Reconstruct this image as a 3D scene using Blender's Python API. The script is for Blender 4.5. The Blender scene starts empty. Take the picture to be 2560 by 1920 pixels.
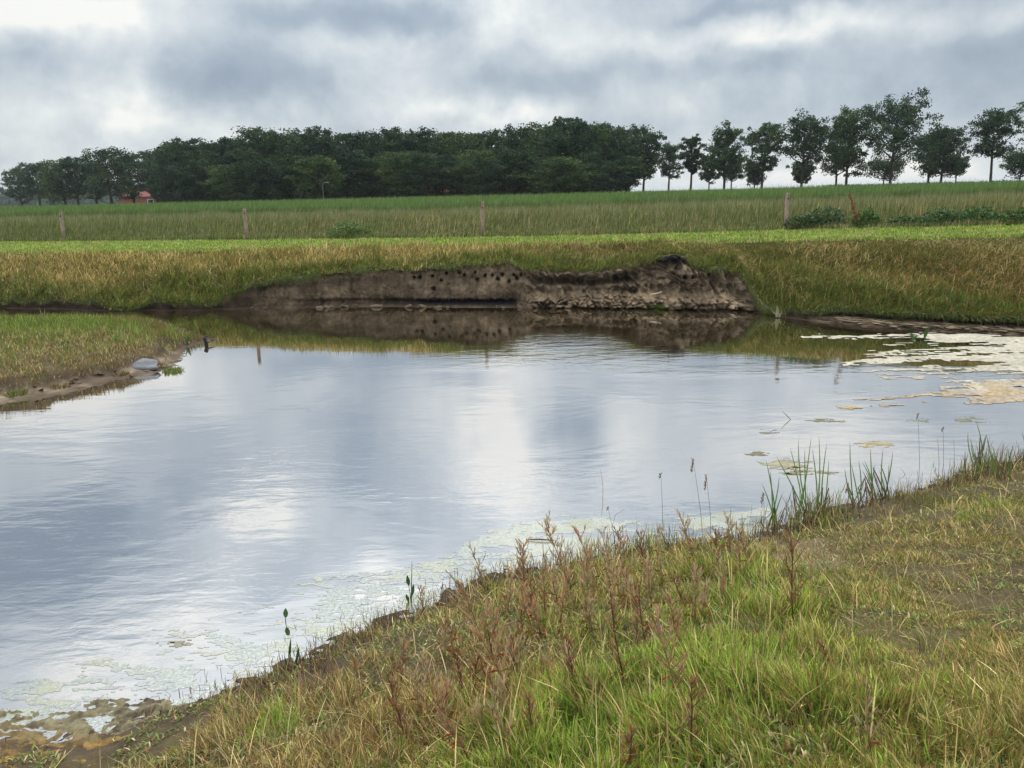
import bpy, math, random
import numpy as np
from mathutils import Vector, Matrix
random.seed(7)
RNG = np.random.default_rng(11)
SC = bpy.context.scene
COL = SC.collection
R = math.radians

# ------------------------------------------------------------------ camera
CAM_H = 3.0
F = 1950.0                       # focal length in photo pixels (photo 2560 wide)
PITCH = math.atan((960 - 485) / F)
ROLL = R(1.35)
cam_d = bpy.data.cameras.new('camera'); cam = bpy.data.objects.new('camera', cam_d); COL.objects.link(cam)
cam_d.sensor_width = 36; cam_d.lens = F / 2560 * 36; cam_d.clip_end = 9000; cam_d.clip_start = 0.05
M = Matrix.Rotation(math.pi / 2 - PITCH, 3, 'X') @ Matrix.Rotation(-ROLL, 3, 'Z')
cam.matrix_world = Matrix.Translation((0, 0, CAM_H)) @ M.to_4x4()
SC.camera = cam
MN = np.array(M)

def ray(px, py):
    d = np.stack([(np.asarray(px, float) - 1280) / F, -(np.asarray(py, float) - 960) / F, -np.ones_like(np.asarray(px, float))], -1)
    return d @ MN.T
def at_z(px, py, z=0.0):
    d = ray(px, py); t = (z - CAM_H) / d[..., 2]
    return d * t[..., None] + np.array([0, 0, CAM_H])
def at_y(px, py, y):
    d = ray(px, py); t = y / d[..., 1]
    return d * t[..., None] + np.array([0, 0, CAM_H])
def to_px(p):
    q = (np.asarray(p, float) - np.array([0, 0, CAM_H])) @ MN
    return 1280 + F * q[..., 0] / -q[..., 2], 960 - F * q[..., 1] / -q[..., 2]

# ------------------------------------------------------------------ noise
def _h(ix, iy, s):
    h = (ix.astype(np.int64) * 374761393 + iy.astype(np.int64) * 668265263 + s * 974634777) & 0xffffffff
    h = ((h ^ (h >> 13)) * 1274126177) & 0xffffffff
    h = ((h ^ (h >> 15)) * 668265263) & 0xffffffff
    return ((h ^ (h >> 16)) & 0xffff) / 65535.0
def vnoise(x, y, s=0):
    ix = np.floor(x); iy = np.floor(y); fx = x - ix; fy = y - iy
    fx = fx * fx * (3 - 2 * fx); fy = fy * fy * (3 - 2 * fy)
    a = _h(ix, iy, s); b = _h(ix + 1, iy, s); c = _h(ix, iy + 1, s); d = _h(ix + 1, iy + 1, s)
    return (a * (1 - fx) + b * fx) * (1 - fy) + (c * (1 - fx) + d * fx) * fy
def fbm(x, y, sc=1.0, o=4, s=0, g=0.5):
    x = np.asarray(x, float) * sc; y = np.asarray(y, float) * sc
    t = np.zeros(np.broadcast(x, y).shape); a = 1.0; n = 0
    for k in range(o):
        t = t + a * vnoise(x + 17.3 * k, y - 9.1 * k, s + k); n += a; a *= g; x = x * 2.03; y = y * 2.03
    return t / n
def sstep(a, b, x):
    t = np.clip((x - a) / (b - a), 0, 1); return t * t * (3 - 2 * t)
def sdf(poly, x, y):
    """signed distance, positive inside"""
    poly = np.asarray(poly)[:, :2]; n = len(poly)
    d = np.full(x.shape, 1e9); ins = np.zeros(x.shape, bool)
    for i in range(n):
        ax, ay = poly[i]; bx, by = poly[(i + 1) % n]
        ex, ey = bx - ax, by - ay
        t = np.clip(((x - ax) * ex + (y - ay) * ey) / (ex * ex + ey * ey + 1e-12), 0, 1)
        d = np.minimum(d, (x - ax - t * ex) ** 2 + (y - ay - t * ey) ** 2)
        c = (ay > y) != (by > y)
        if abs(ey) > 1e-12:
            ins ^= c & (x < ex * (y - ay) / ey + ax)
    d = np.sqrt(d)
    return np.where(ins, d, -d)

# ------------------------------------------------------------------ mesh + object helpers
def mesh_np(name, V, faces_list, col=None, smooth=False):
    """faces_list: list of int arrays (n,3) or (n,4)"""
    me = bpy.data.meshes.new(name)
    V = np.ascontiguousarray(V, dtype=np.float32)
    me.vertices.add(len(V)); me.vertices.foreach_set('co', V.ravel())
    L = np.concatenate([f.ravel() for f in faces_list]).astype(np.int32)
    tot = np.concatenate([np.full(len(f), f.shape[1]) for f in faces_list]).astype(np.int32)
    st = np.concatenate([[0], np.cumsum(tot)[:-1]]).astype(np.int32)
    me.loops.add(len(L)); me.loops.foreach_set('vertex_index', L)
    me.polygons.add(len(tot)); me.polygons.foreach_set('loop_start', st); me.polygons.foreach_set('loop_total', tot)
    if smooth: me.polygons.foreach_set('use_smooth', np.ones(len(tot), bool))
    me.update(calc_edges=True)
    if col is not None:
        a = me.color_attributes.new('Col', 'FLOAT_COLOR', 'POINT')
        c = np.ones((len(V), 4), np.float32); c[:, :3] = col
        a.data.foreach_set('color', c.ravel())
    return me
def link(name, me, mat=None, parent=None):
    o = bpy.data.objects.new(name, me); COL.objects.link(o)
    if mat is not None and me is not None: me.materials.append(mat)
    if parent is not None: o.parent = parent
    return o
def tag(o, label=None, cat=None, group=None, kind=None):
    if label: o['label'] = label
    if cat: o['category'] = cat
    if group: o['group'] = group
    if kind: o['kind'] = kind
    return o
def grid_faces(nr, nc):
    i = np.arange(nr - 1)[:, None] * nc + np.arange(nc - 1)[None, :]
    i = i.ravel()
    return np.stack([i, i + 1, i + nc + 1, i + nc], 1)

class MB:
    """small mesh builder with per-vertex colour"""
    def __init__(s): s.v = []; s.f = []; s.c = []
    def add(s, vs, fs, col):
        b = len(s.v); s.v += [tuple(v) for v in vs]; s.f += [tuple(i + b for i in f) for f in fs]; s.c += [col] * len(vs)
    def tube(s, pts, rad, col, n=6, cap=True):
        pts = [Vector(p) for p in pts]; b = len(s.v); prev = None
        for i, p in enumerate(pts):
            d = (pts[min(i + 1, len(pts) - 1)] - pts[max(i - 1, 0)])
            if d.length < 1e-9: d = Vector((0, 0, 1))
            d.normalize()
            if prev is None: u = d.orthogonal().normalized()
            else: u = (prev - d * prev.dot(d)).normalized()
            prev = u; w = d.cross(u); r = rad[i] if hasattr(rad, '__len__') else rad
            cc = col[i] if isinstance(col, list) else col
            for k in range(n):
                a = 2 * math.pi * k / n
                s.v.append(tuple(p + (u * math.cos(a) + w * math.sin(a)) * r)); s.c.append(cc)
        for i in range(len(pts) - 1):
            for k in range(n):
                s.f.append((b + i * n + k, b + i * n + (k + 1) % n, b + (i + 1) * n + (k + 1) % n, b + (i + 1) * n + k))
        if cap:
            s.f.append(tuple(b + k for k in range(n - 1, -1, -1))); e = b + (len(pts) - 1) * n
            s.f.append(tuple(e + k for k in range(n)))
    def ribbon(s, pts, wid, col, side=None, fold=0.25):
        """a leaf: centre line pts, half widths, V-folded"""
        pts = [Vector(p) for p in pts]; b = len(s.v); n = len(pts)
        for i, p in enumerate(pts):
            d = (pts[min(i + 1, n - 1)] - pts[max(i - 1, 0)]).normalized()
            sd = Vector(side) if side is not None else d.cross(Vector((0, 1, 0)))
            if sd.length < 1e-5: sd = Vector((1, 0, 0))
            sd = (sd - d * sd.dot(d)).normalized(); nn = sd.cross(d)
            w = wid[i]; cc = col[i] if isinstance(col, list) else col
            for q in (p - sd * w, p - nn * w * fold, p + sd * w): s.v.append(tuple(q)); s.c.append(cc)
        for i in range(n - 1):
            a = b + i * 3
            s.f.append((a, a + 1, a + 4, a + 3)); s.f.append((a + 1, a + 2, a + 5, a + 4))
    def box(s, x0, x1, y0, y1, z0, z1, col):
        s.add([(x0, y0, z0), (x1, y0, z0), (x1, y1, z0), (x0, y1, z0), (x0, y0, z1), (x1, y0, z1), (x1, y1, z1), (x0, y1, z1)],
              [(0, 3, 2, 1), (4, 5, 6, 7), (0, 1, 5, 4), (1, 2, 6, 5), (2, 3, 7, 6), (3, 0, 4, 7)], col)
    def mesh(s, name, smooth=False):
        me = bpy.data.meshes.new(name); me.from_pydata(s.v, [], s.f)
        if smooth: me.polygons.foreach_set('use_smooth', [True] * len(me.polygons))
        me.update()
        a = me.color_attributes.new('Col', 'FLOAT_COLOR', 'POINT')
        c = np.ones((len(s.v), 4), np.float32); c[:, :3] = np.array(s.c, np.float32)[:, :3]
        a.data.foreach_set('color', c.ravel())
        return me

# ------------------------------------------------------------------ materials
def new_mat(name):
    m = bpy.data.materials.new(name); m.use_nodes = True; nt = m.node_tree; nt.nodes.clear()
    return m, nt, nt.nodes, nt.links
def N(nt, t, **kw):
    n = nt.nodes.new(t)
    for k, v in kw.items():
        if k == 'inp':
            for a, b in v.items(): n.inputs[a].default_value = b
        else: setattr(n, k, v)
    return n
def mat_leaf(name, trans=0.35, rough=0.6, spec=0.25, var=0.25, scale=6.0):
    m, nt, ns, ln = new_mat(name)
    at = N(nt, 'ShaderNodeVertexColor', layer_name='Col')
    tc = N(nt, 'ShaderNodeTexCoord'); no = N(nt, 'ShaderNodeTexNoise', inp={'Scale': scale, 'Detail': 3.0})
    ln.new(tc.outputs['Object'], no.inputs['Vector'])
    mr = N(nt, 'ShaderNodeMapRange', inp={'From Min': .3, 'From Max': .7, 'To Min': 1 - var, 'To Max': 1 + var}); ln.new(no.outputs['Fac'], mr.inputs['Value'])
    vm = N(nt, 'ShaderNodeVectorMath', operation='SCALE'); ln.new(at.outputs['Color'], vm.inputs[0]); ln.new(mr.outputs[0], vm.inputs['Scale'])
    p = N(nt, 'ShaderNodeBsdfPrincipled', inp={'Roughness': rough, 'Specular IOR Level': spec}); ln.new(vm.outputs[0], p.inputs['Base Color'])
    tr = N(nt, 'ShaderNodeBsdfTranslucent'); ln.new(vm.outputs[0], tr.inputs['Color'])
    mx = N(nt, 'ShaderNodeMixShader', inp={0: trans}); ln.new(p.outputs[0], mx.inputs[1]); ln.new(tr.outputs[0], mx.inputs[2])
    o = N(nt, 'ShaderNodeOutputMaterial'); ln.new(mx.outputs[0], o.inputs['Surface'])
    return m
def mat_solid(name, rough=0.9, spec=0.2, bump=0.0, bscale=30, var=0.2, vscale=8, wet=False):
    m, nt, ns, ln = new_mat(name)
    at = N(nt, 'ShaderNodeVertexColor', layer_name='Col')
    tc = N(nt, 'ShaderNodeTexCoord'); no = N(nt, 'ShaderNodeTexNoise', inp={'Scale': vscale, 'Detail': 6.0, 'Roughness': .65})
    ln.new(tc.outputs['Object'], no.inputs['Vector'])
    mr = N(nt, 'ShaderNodeMapRange', inp={'From Min': .3, 'From Max': .7, 'To Min': 1 - var, 'To Max': 1 + var}); ln.new(no.outputs['Fac'], mr.inputs['Value'])
    vm = N(nt, 'ShaderNodeVectorMath', operation='SCALE'); ln.new(at.outputs['Color'], vm.inputs[0]); ln.new(mr.outputs[0], vm.inputs['Scale'])
    p = N(nt, 'ShaderNodeBsdfPrincipled', inp={'Roughness': rough, 'Specular IOR Level': spec}); ln.new(vm.outputs[0], p.inputs['Base Color'])
    if bump:
        n2 = N(nt, 'ShaderNodeTexNoise', inp={'Scale': bscale, 'Detail': 8.0, 'Roughness': .7}); ln.new(tc.outputs['Object'], n2.inputs['Vector'])
        bp = N(nt, 'ShaderNodeBump', inp={'Strength': 1.0, 'Distance': bump}); ln.new(n2.outputs['Fac'], bp.inputs['Height']); ln.new(bp.outputs[0], p.inputs['Normal'])
    o = N(nt, 'ShaderNodeOutputMaterial'); ln.new(p.outputs[0], o.inputs['Surface'])
    return m
M_GRASS = mat_leaf('grass_blade', .3, .55, .3, .2, 3)
M_LEAF = mat_leaf('tree_leaf', .25, .7, .1, .35, .35)
M_PLANT = mat_leaf('plant_leaf', .3, .5, .35, .15, 9)
M_GROUND = mat_solid('soil', .95, .15, .02, 18, .3, 9)
M_BANK = mat_solid('bank_soil', .95, .12, .045, 16, .28, 5)
M_BARK = mat_solid('bark', .95, .1, .01, 12, .25, 3)
M_WOOD = mat_solid('weathered_wood', .9, .15, .006, 40, .3, 12)
M_STONE = mat_solid('stone', .7, .3, .01, 14, .35, 5)
M_ALGAE = mat_solid('algae', .75, .35, .012, 45, .25, 14)
def mat_film():
    m, nt, ns, ln = new_mat('algae_film'); at = N(nt, 'ShaderNodeVertexColor', layer_name='Col'); tc = N(nt, 'ShaderNodeTexCoord')
    no = N(nt, 'ShaderNodeTexNoise', inp={'Scale': 40.0, 'Detail': 5.0, 'Roughness': .7}); ln.new(tc.outputs['Object'], no.inputs['Vector'])
    bp = N(nt, 'ShaderNodeBump', inp={'Distance': .0015}); ln.new(no.outputs['Fac'], bp.inputs['Height'])
    d = N(nt, 'ShaderNodeBsdfDiffuse'); ln.new(at.outputs['Color'], d.inputs['Color']); g = N(nt, 'ShaderNodeBsdfAnisotropic', inp={'Roughness': .12, 'Color': (.93, .95, .93, 1)}); ln.new(bp.outputs[0], g.inputs['Normal'])
    mr = N(nt, 'ShaderNodeMapRange', inp={'From Min': .38, 'From Max': .62, 'To Min': .30, 'To Max': .72}); ln.new(no.outputs['Fac'], mr.inputs['Value'])
    mx = N(nt, 'ShaderNodeMixShader'); ln.new(mr.outputs[0], mx.inputs[0]); ln.new(d.outputs[0], mx.inputs[1]); ln.new(g.outputs[0], mx.inputs[2])
    o = N(nt, 'ShaderNodeOutputMaterial'); ln.new(mx.outputs[0], o.inputs['Surface']); return m
M_FILM = mat_film()
M_BRICK = mat_solid('brick_wall', .9, .2, .0, 5, .2, 2)
M_METAL = mat_solid('painted_metal', .45, .5, 0, 5, .1, 3)

# ------------------------------------------------------------------ shorelines (from the photograph, on z=0)
def P(lst, z=0.0):
    a = np.array(lst, float); return at_z(a[:, 0], a[:, 1], z)
near_px = [(-700, 2050), (-250, 1900), (0, 1840), (150, 1825), (300, 1800), (360, 1775), (480, 1740), (590, 1700), (700, 1665), (780, 1625), (860, 1575), (950, 1540),
           (1060, 1500), (1140, 1462), (1200, 1438), (1290, 1415), (1400, 1408), (1500, 1392), (1600, 1372), (1700, 1352), (1850, 1340), (1960, 1318), (2010, 1285),
           (2100, 1262), (2220, 1238), (2300, 1222), (2380, 1190), (2440, 1168), (2520, 1148), (2600, 1132), (2800, 1095), (3200, 1040)]
near_line = P(near_px)[:, :2]
NP = np.vstack([[(-60, 2.0)], [(-12, 2.0)], near_line, [(30, 12.5)], [(80, 16)], [(80, -80)], [(-60, -80)]])
spit_px = [(-600, 1130), (-200, 1058), (0, 1014), (100, 1000), (200, 977), (300, 952), (380, 938), (440, 915), (455, 900), (480, 870), (520, 857), (545, 851), (520, 842), (490, 836),
           (450, 818), (420, 806), (340, 797), (200, 794), (0, 797), (-300, 803), (-700, 815)]
SP = P(spit_px)[:, :2]
far_w_px = [(-900, 755), (-300, 762), (0, 770), (180, 775), (330, 778), (480, 777), (560, 774), (700, 772), (850, 768), (1300, 770), (1600, 771), (1850, 775), (1905, 785), (1990, 797),
            (2080, 808), (2180, 818), (2300, 826), (2400, 832), (2560, 842), (2800, 862), (3200, 900)]
FW = P(far_w_px)[:, :2]
def P3(l): return np.array([at_z(a, b, c) for a, b, c in l])
FC = P3([(-900, 648, 1.5), (-300, 638, 1.5), (0, 632, 1.5), (500, 627, 1.5), (1000, 618, 1.5), (1300, 612, 1.5), (1700, 607, 1.54), (2100, 600, 1.6), (2560, 591, 1.67), (3200, 578, 1.75)])
FS = P3([(-900, 622, 1.68), (-300, 613, 1.68), (0, 607, 1.68), (500, 603, 1.67), (1000, 598, 1.64), (1300, 594, 1.65), (1500, 590, 1.68), (2000, 577, 1.76), (2560, 565, 1.84), (3200, 550, 1.9)])
def cz(x): return np.interp(x, FC[:, 0], FC[:, 2])
def sz(x): return np.interp(x, FS[:, 0], FS[:, 2])
def fw(x): return np.interp(x, FW[:, 0], FW[:, 1])
def fc(x): return np.interp(x, FC[:, 0], FC[:, 1])
def fs(x): return np.interp(x, FS[:, 0], FS[:, 1])
cliff_px = [(470, 755), (553, 731), (600, 722), (650, 710), (744, 706), (809, 694), (907, 684), (1029, 688), (1110, 674), (1180, 668), (1273, 663), (1318, 680), (1400, 685),
            (1458, 681), (1537, 675), (1600, 662), (1632, 656), (1648, 643), (1680, 637), (1708, 642), (1718, 659), (1759, 667), (1775, 664), (1835, 681), (1850, 705), (1866, 735), (1885, 765)]
cp = np.array(cliff_px, float)
CT = at_y(cp[:, 0], cp[:, 1], 20.85)          # x, z of the cliff top edge

# ------------------------------------------------------------------ ground (near bank + spit + bed)
def ground_z(x, y, detail=True):
    dn = sdf(NP, x, y); ds = sdf(SP, x, y)
    e = (fbm(x, y, 1.6, 3, 5) - .5) * .5
    dn = dn + e * .5 * sstep(-1, .3, dn); 
    zn = np.where(dn > 0, .055 * sstep(0, .5, dn) + .27 * np.maximum(dn - .1, 0), dn * .22)
    zn = np.where(zn > 1.25, 1.25 + (1 - np.exp(-(zn - 1.25) / .35)) * .35, zn)
    ds = ds + e * .35
    lip = .20 * sstep(.48, .66, ds + .5 * (fbm(x, y, 2.2, 3, 9) - .5))
    zs = np.where(ds > 0, .05 * sstep(0, .5, ds) + lip * sstep(.2, -1.0, y - (x * 0 + 17.0)) + .16 * sstep(.4, 2.2, ds), ds * .25)
    z = np.maximum(np.maximum(zn, zs), -1.0)
    if detail:
        k = sstep(-.05, .25, z)
        z = z + k * ((fbm(x, y, 3.0, 4, 2) - .5) * .10 + (fbm(x, y, 14, 3, 3) - .5) * .035) 
        # lumps of mud at the water's edge
        kk = sstep(-.03, .02, z) * (1 - sstep(.1, .3, z))
        z = z + kk * (np.abs(fbm(x, y, 9, 3, 21) - .5) * .09 - .012)
    return z, dn, ds
def nonuni(parts):
    a = [np.arange(p[0], p[1], p[2]) for p in parts]; return np.unique(np.concatenate(a + [[parts[-1][1]]]).round(4))
gx = nonuni([(-60, -20, 4), (-20, -14, .3), (-14, -6, .07), (-6, 7.5, .035), (7.5, 12, .12), (12, 30, 1), (30, 81, 8)])
gy = nonuni([(-80, -10, 7), (-10, 1.5, .5), (1.5, 7, .035), (7, 12, .05), (12, 20, .09), (20, 22, .5), (22, 60, 6)])
X, Y = np.meshgrid(gx, gy)
Z, DN, DS = ground_z(X, Y)
NEARZ = (gx, gy, Z)
def gz(x, y):
    x = np.asarray(x, float); y = np.asarray(y, float)
    i = np.clip(np.searchsorted(gx, x) - 1, 0, len(gx) - 2); j = np.clip(np.searchsorted(gy, y) - 1, 0, len(gy) - 2)
    tx = np.clip((x - gx[i]) / (gx[i + 1] - gx[i]), 0, 1); ty = np.clip((y - gy[j]) / (gy[j + 1] - gy[j]), 0, 1)
    return (Z[j, i] * (1 - tx) + Z[j, i + 1] * tx) * (1 - ty) + (Z[j + 1, i] * (1 - tx) + Z[j + 1, i + 1] * tx) * ty
def gp(px, py):
    """point of the near ground (or water) seen at a photo pixel"""
    d = ray(px, py); t = 1.0; p = None
    while t < 40:
        p = np.array([0, 0, CAM_H]) + d * t
        if p[2] <= max(float(gz(p[0], p[1])), 0.0): return p
        t += .02
    return p
n1 = fbm(X, Y, 1.3, 4, 31); n2 = fbm(X, Y, 7, 3, 33)
mud = np.array([.060, .045, .034]); thatch = np.array([.075, .062, .032]); sand = np.array([.19, .155, .115]); under = np.array([.035, .026, .014])
w = np.clip(sstep(.02, .3, Z) * .8 + (n1 - .5) * 1.2, 0, 1)[..., None]
C = mud * (1 - w) + thatch * w
C = C * (.75 + .5 * n2[..., None])
sm = ((DS > -.3) & (DS < .95) & (X < -5.2) & (Y < 16)) * np.clip(.25 + (fbm(X, Y, 2.5, 3, 36) - .35) * 4, .2, 1) * sstep(-.03, .01, Z) * (1 - sstep(.07, .13, Z))
n6 = fbm(X, Y, 9, 3, 35)[..., None]; wet = (1 - .45 * (1 - sstep(.0, .035, Z)))[..., None]
C = C * (1 - sm[..., None]) + sand * (.35 + 1.3 * n6) * wet * sm[..., None]
sm2 = sstep(.60, .68, fbm(X, Y, .9, 3, 77)) * sstep(.1, .35, Z) * .7
C = C * (1 - sm2[..., None]) + np.array([.17, .135, .095]) * sm2[..., None]
sub = (Z < 0)[..., None]
C = np.where(sub, under, C)
me = mesh_np('ground', np.stack([X, Y, Z], -1).reshape(-1, 3), [grid_faces(len(gy), len(gx))], C.reshape(-1, 3), True)
tag(link('ground', me, M_GROUND), kind='structure')

# ------------------------------------------------------------------ far bank with eroded cliff
bx = nonuni([(-3500, -300, 400), (-300, -60, 20), (-60, -20, 1.0), (-20, -8.2, .06), (-8.2, 6.8, .022), (6.8, 18, .06), (18, 60, 1.5), (60, 300, 20), (300, 3501, 400)])
cm = sstep(-8.1, -7.3, bx) * (1 - sstep(5.95, 6.25, bx))
W_ = fw(bx) + (fbm(bx, bx * 0, 1.8, 3, 4) - .5) * .22
C_ = fc(bx); S_ = fs(bx); CZ = cz(bx); SZ = sz(bx)
edge_low = np.maximum(.16 + (fbm(bx, bx * 0 + 3, 1.0, 4, 6) - .5) * .5, .03)
rightbeach = sstep(6.6, 7.6, bx) * (1 - sstep(11.5, 14, bx))
edge_low = np.where(bx > 6, .16 + (fbm(bx, bx * 0 + 3, 1.2, 3, 6) - .5) * .15 + .08 * rightbeach, edge_low)
ctz = np.interp(bx, CT[:, 0], CT[:, 2]) + (fbm(bx, bx * 0 + 7, 3.0, 3, 8) - .5) * .1 + (fbm(bx, bx * 0 + 7, 10.0, 3, 18) - .5) * .10
T_z = edge_low * (1 - cm) + np.maximum(ctz, edge_low) * cm
T_y = W_ + .12 + .42 * cm + rightbeach * (.05 + .65 * fbm(bx, bx * 0 + 1, .9, 3, 16)) * (1 - cm)
rows = []
NB = len(bx)
def addrow(y, z, t): rows.append((y + np.zeros(NB), z + np.zeros(NB), np.full(NB, float(t))))
for k in range(5):
    q = k / 5; addrow(W_ - 2.2 * (1 - q), -1.2 + 1.2 * q * .98, 0)
NWALL = 60
hole_px = [(1035, 706), (1070, 702), (1108, 694), (1142, 690), (1155, 698), (1184, 690), (1190, 708), (1210, 698), (1230, 696), (1255, 694), (1285, 694), (1303, 694),
           (1293, 702), (1272, 711), (1094, 713), (1073, 735), (1305, 692), (1683, 681), (1708, 690), (1765, 687), (1726, 690), (1592, 730), (1715, 745), (1020, 708), (1244, 706)]
hp = np.array(hole_px, float); HP = at_y(hp[:, 0], hp[:, 1], 20.75)
for k in range(NWALL + 1):
    s = k / NWALL
    z = T_z * s
    # base line of the profile (0 at the waterline, 1 at the edge)
    rt_ = sstep(0, .8, bx); cl = (.62 - .5 * rt_) * sstep(0, .04, s) + (.12 + .75 * rt_ * (.6 + .8 * fbm(bx, bx * 0 + 40, .8, 2, 14))) * sstep(0, .15 + .3 * rt_, s)
    basec = np.clip(cl, 0, 1)
    lowp = 1.15 - .15 * s if s > .05 else s * 23
    prof = basec * cm + (1 - cm) * np.where(rightbeach > .3, np.minimum(1.12, .15 + 1.3 * sstep(.25, .75, s)) * (s ** .3 if s > 0 else 0), min(lowp, 1.15))
    y = W_ + (T_y - W_) * prof
    # recess under the turf lip
    lip = np.exp(-((s - .80) / .13) ** 2) * (.10 + .22 * sstep(.45, .6, fbm(bx, bx * 0 + 2, .9, 3, 44)))
    lipm = sstep(.3, 1.2, bx) * (1 - sstep(3.0, 3.6, bx)); 
    rag = (fbm(bx, bx * 0 + 5, 7, 3, 45) - .5) * .12
    lip = lip * .35 + lipm * .5 * sstep(.55, .70, s - 0) * (1 - sstep(.84, .87, s + rag))
    base_rec = np.exp(-((z - .09) / .07) ** 2) * .14 * (sstep(-6.6, -5.5, bx) * (1 - sstep(1.4, 1.7, bx)))
    zz = z
    d1 = (fbm(bx * 1.0, zz * 1.0 + 50, 1.1, 3, 51) - .5) * .45
    d2 = (fbm(bx * 2.2, zz * .6, 5, 4, 52) - .5) * .22 + (fbm(bx, zz * .25, 12, 2, 57) - .5) * .07
    lf_ = .5 + .5 * sstep(-.2, .9, bx); d1 = d1 * lf_; d2 = d2 * lf_
    # plates / slumped slabs
    sl = fbm(bx + zz * .9, zz * .5, 1.3, 2, 53); d3 = (np.floor(sl * 8) / 8 - sl) * 1.1 * (2 * lf_ - .85)
    rub = (1 - sstep(.18, .42, zz + .1 * (fbm(bx, bx * 0, 2, 2, 61) - .5))) * sstep(0, .04, zz)
    rubn = np.abs(fbm(bx * 1.0 - zz * .8, zz * 1.7, 9, 3, 62) - .5) * .9 * rub * sstep(.2, .8, bx)
    rubs = rub * .12 * sstep(.2, 1.5, bx)
    rdg = (1 - 2 * np.abs(fbm(bx * 1.2, zz * .9 + 3, 3.3, 3, 58) - .5)) ** 4
    d2 = d2 - rdg * (.0 + .18 * sstep(0, 1, bx)) + (1 - sstep(0, 1, bx)) * (fbm(bx, zz * .12 + 9, 9, 2, 56) - .5) * .10 + (fbm(bx, zz, 20, 2, 59) - .5) * .06
    dis = cm * sstep(.0, .06, s) * (1 - sstep(.93, 1, s)) * (d1 + d2 + d3 + lip + base_rec - rubn - rubs + .12)
    low = rightbeach * sstep(.0, .3, s) * (1 - sstep(.8, 1, s)) * (np.abs(fbm(bx * 1.2, zz * 3 + s * 3, 7, 3, 72) - .5) * -.7 + .08) + (1 - cm) * sstep(.05, .3, s) * (1 - sstep(.8, 1, s)) * ((fbm(bx * 1.5, zz + 9, 4, 3, 71) - .5) * .22 + .05)
    hole = np.zeros(NB)
    for i in range(len(HP)):
        r = .036 if i % 3 else .05
        hole += .28 * np.exp(-(((bx - HP[i, 0]) / r) ** 2 + ((zz - HP[i, 2]) / (r * 1.15)) ** 2) ** 2)
    addrow(y + dis + low + np.minimum(hole, .3) * cm, z, 1 + s)
NSL = 30
for k in range(1, NSL + 1):
    s = k / NSL
    y = T_y + (C_ - T_y) * s
    wide = np.clip((C_ - T_y) / 4, 0, 1)
    z = T_z + (CZ - T_z) * (s ** (1 - .18 * (1 - wide))) 
    am = math.sin(math.pi * min(s * 1.0, 1)) 
    z = z + am * (fbm(bx, y, 1.4, 4, 81) - .5) * .26 + am * wide * .12 * np.sin(s * 7 + bx * .8)
    addrow(y, z, 2 + s)
for k in range(1, 9):
    s = k / 8; y = C_ + (S_ - C_) * s; addrow(y, CZ + (SZ - CZ) * s + (fbm(bx, y, 2, 3, 83) - .5) * .05 * min(1, (1 - s) * 4), 4)
for dy, zz in ((.5, 1.69), (1, 1.73), (2, 1.78), (3.5, 1.84), (5, 1.9), (7, 1.95), (12, 1.98), (20, 1.98), (35, 1.95), (60, 1.8), (100, 1.65), (180, 1.6), (300, 1.6), (600, 1.6), (1500, 1.6), (3000, 1.6), (6000, 1.6)):
    far = np.minimum(dy, 60)
    yb = (S_ + dy) if dy < 60 else (30 + dy) * np.ones(NB)
    addrow(yb, zz + (SZ - 1.65) * max(0, 1 - dy / 30), 5)
BY = np.array([r[0] for r in rows]); BZ = np.array([r[1] for r in rows]); BT = np.array([r[2] for r in rows]); BX = np.repeat(bx[None, :], len(rows), 0)
na = fbm(BX, BZ * 2, 2.2, 4, 91)[..., None]; nb = fbm(BX * 3, BZ, 5, 3, 92)[..., None]
sv1 = fbm(BX, BZ * .18, 9, 3, 95)[..., None]; sv2 = fbm(BX, BZ * .9, 1.6, 3, 96)[..., None]
lay = fbm(BX * .12, BZ + .05 * BX, 11, 3, 98)[..., None]
soil = (.72 + .56 * lay) * np.array([.155, .120, .084]) * (.45 + 1.1 * na) * (.7 + .6 * nb) * (.65 + .7 * sv1) * (.6 + .8 * sv2)
crk = np.exp(-(np.abs(fbm(BX * 1.3, BZ * .8, 3.5, 3, 97) - .5) / .018) ** 2)[..., None] * sstep(0, .5, nb - .2) 
soil = soil * (1 - .55 * crk)
humus_shade = np.array([.045, .033, .026]); near_black = np.array([.016, .015, .018])
rel = BZ / np.maximum(T_z[None, :], .1)
rn = fbm(BX, BZ, 3, 3, 93)
hum = sstep(.86, .97, rel + (rn - .5) * .2)[..., None] * .8  # dark humus topsoil, with shade under the turf overhang painted in
c = soil * (1 - hum) + humus_shade * hum
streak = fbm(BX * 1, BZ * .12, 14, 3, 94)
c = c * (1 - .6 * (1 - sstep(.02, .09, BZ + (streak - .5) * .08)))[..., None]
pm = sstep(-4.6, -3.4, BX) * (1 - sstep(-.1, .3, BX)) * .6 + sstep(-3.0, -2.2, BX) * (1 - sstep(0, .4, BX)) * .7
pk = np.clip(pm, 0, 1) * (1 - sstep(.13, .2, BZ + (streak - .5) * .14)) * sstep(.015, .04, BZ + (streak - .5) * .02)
c = c * (1 - pk[..., None]) + near_black * pk[..., None]  # wet soil band at the cliff base, undercut shade painted into its colour
notch = (np.exp(-(((BX - 4.25) / .5) ** 2 + ((BZ - 1.30) / .22) ** 2) ** 2) * (BT < 2.2))[..., None]
c = c * (1 - notch) + near_black * notch
lowsoil = np.array([.07, .053, .040]) * (.6 + .8 * na)
cmm = cm[None, :, None]
c = c * cmm + lowsoil * (1 - cmm)
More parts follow.
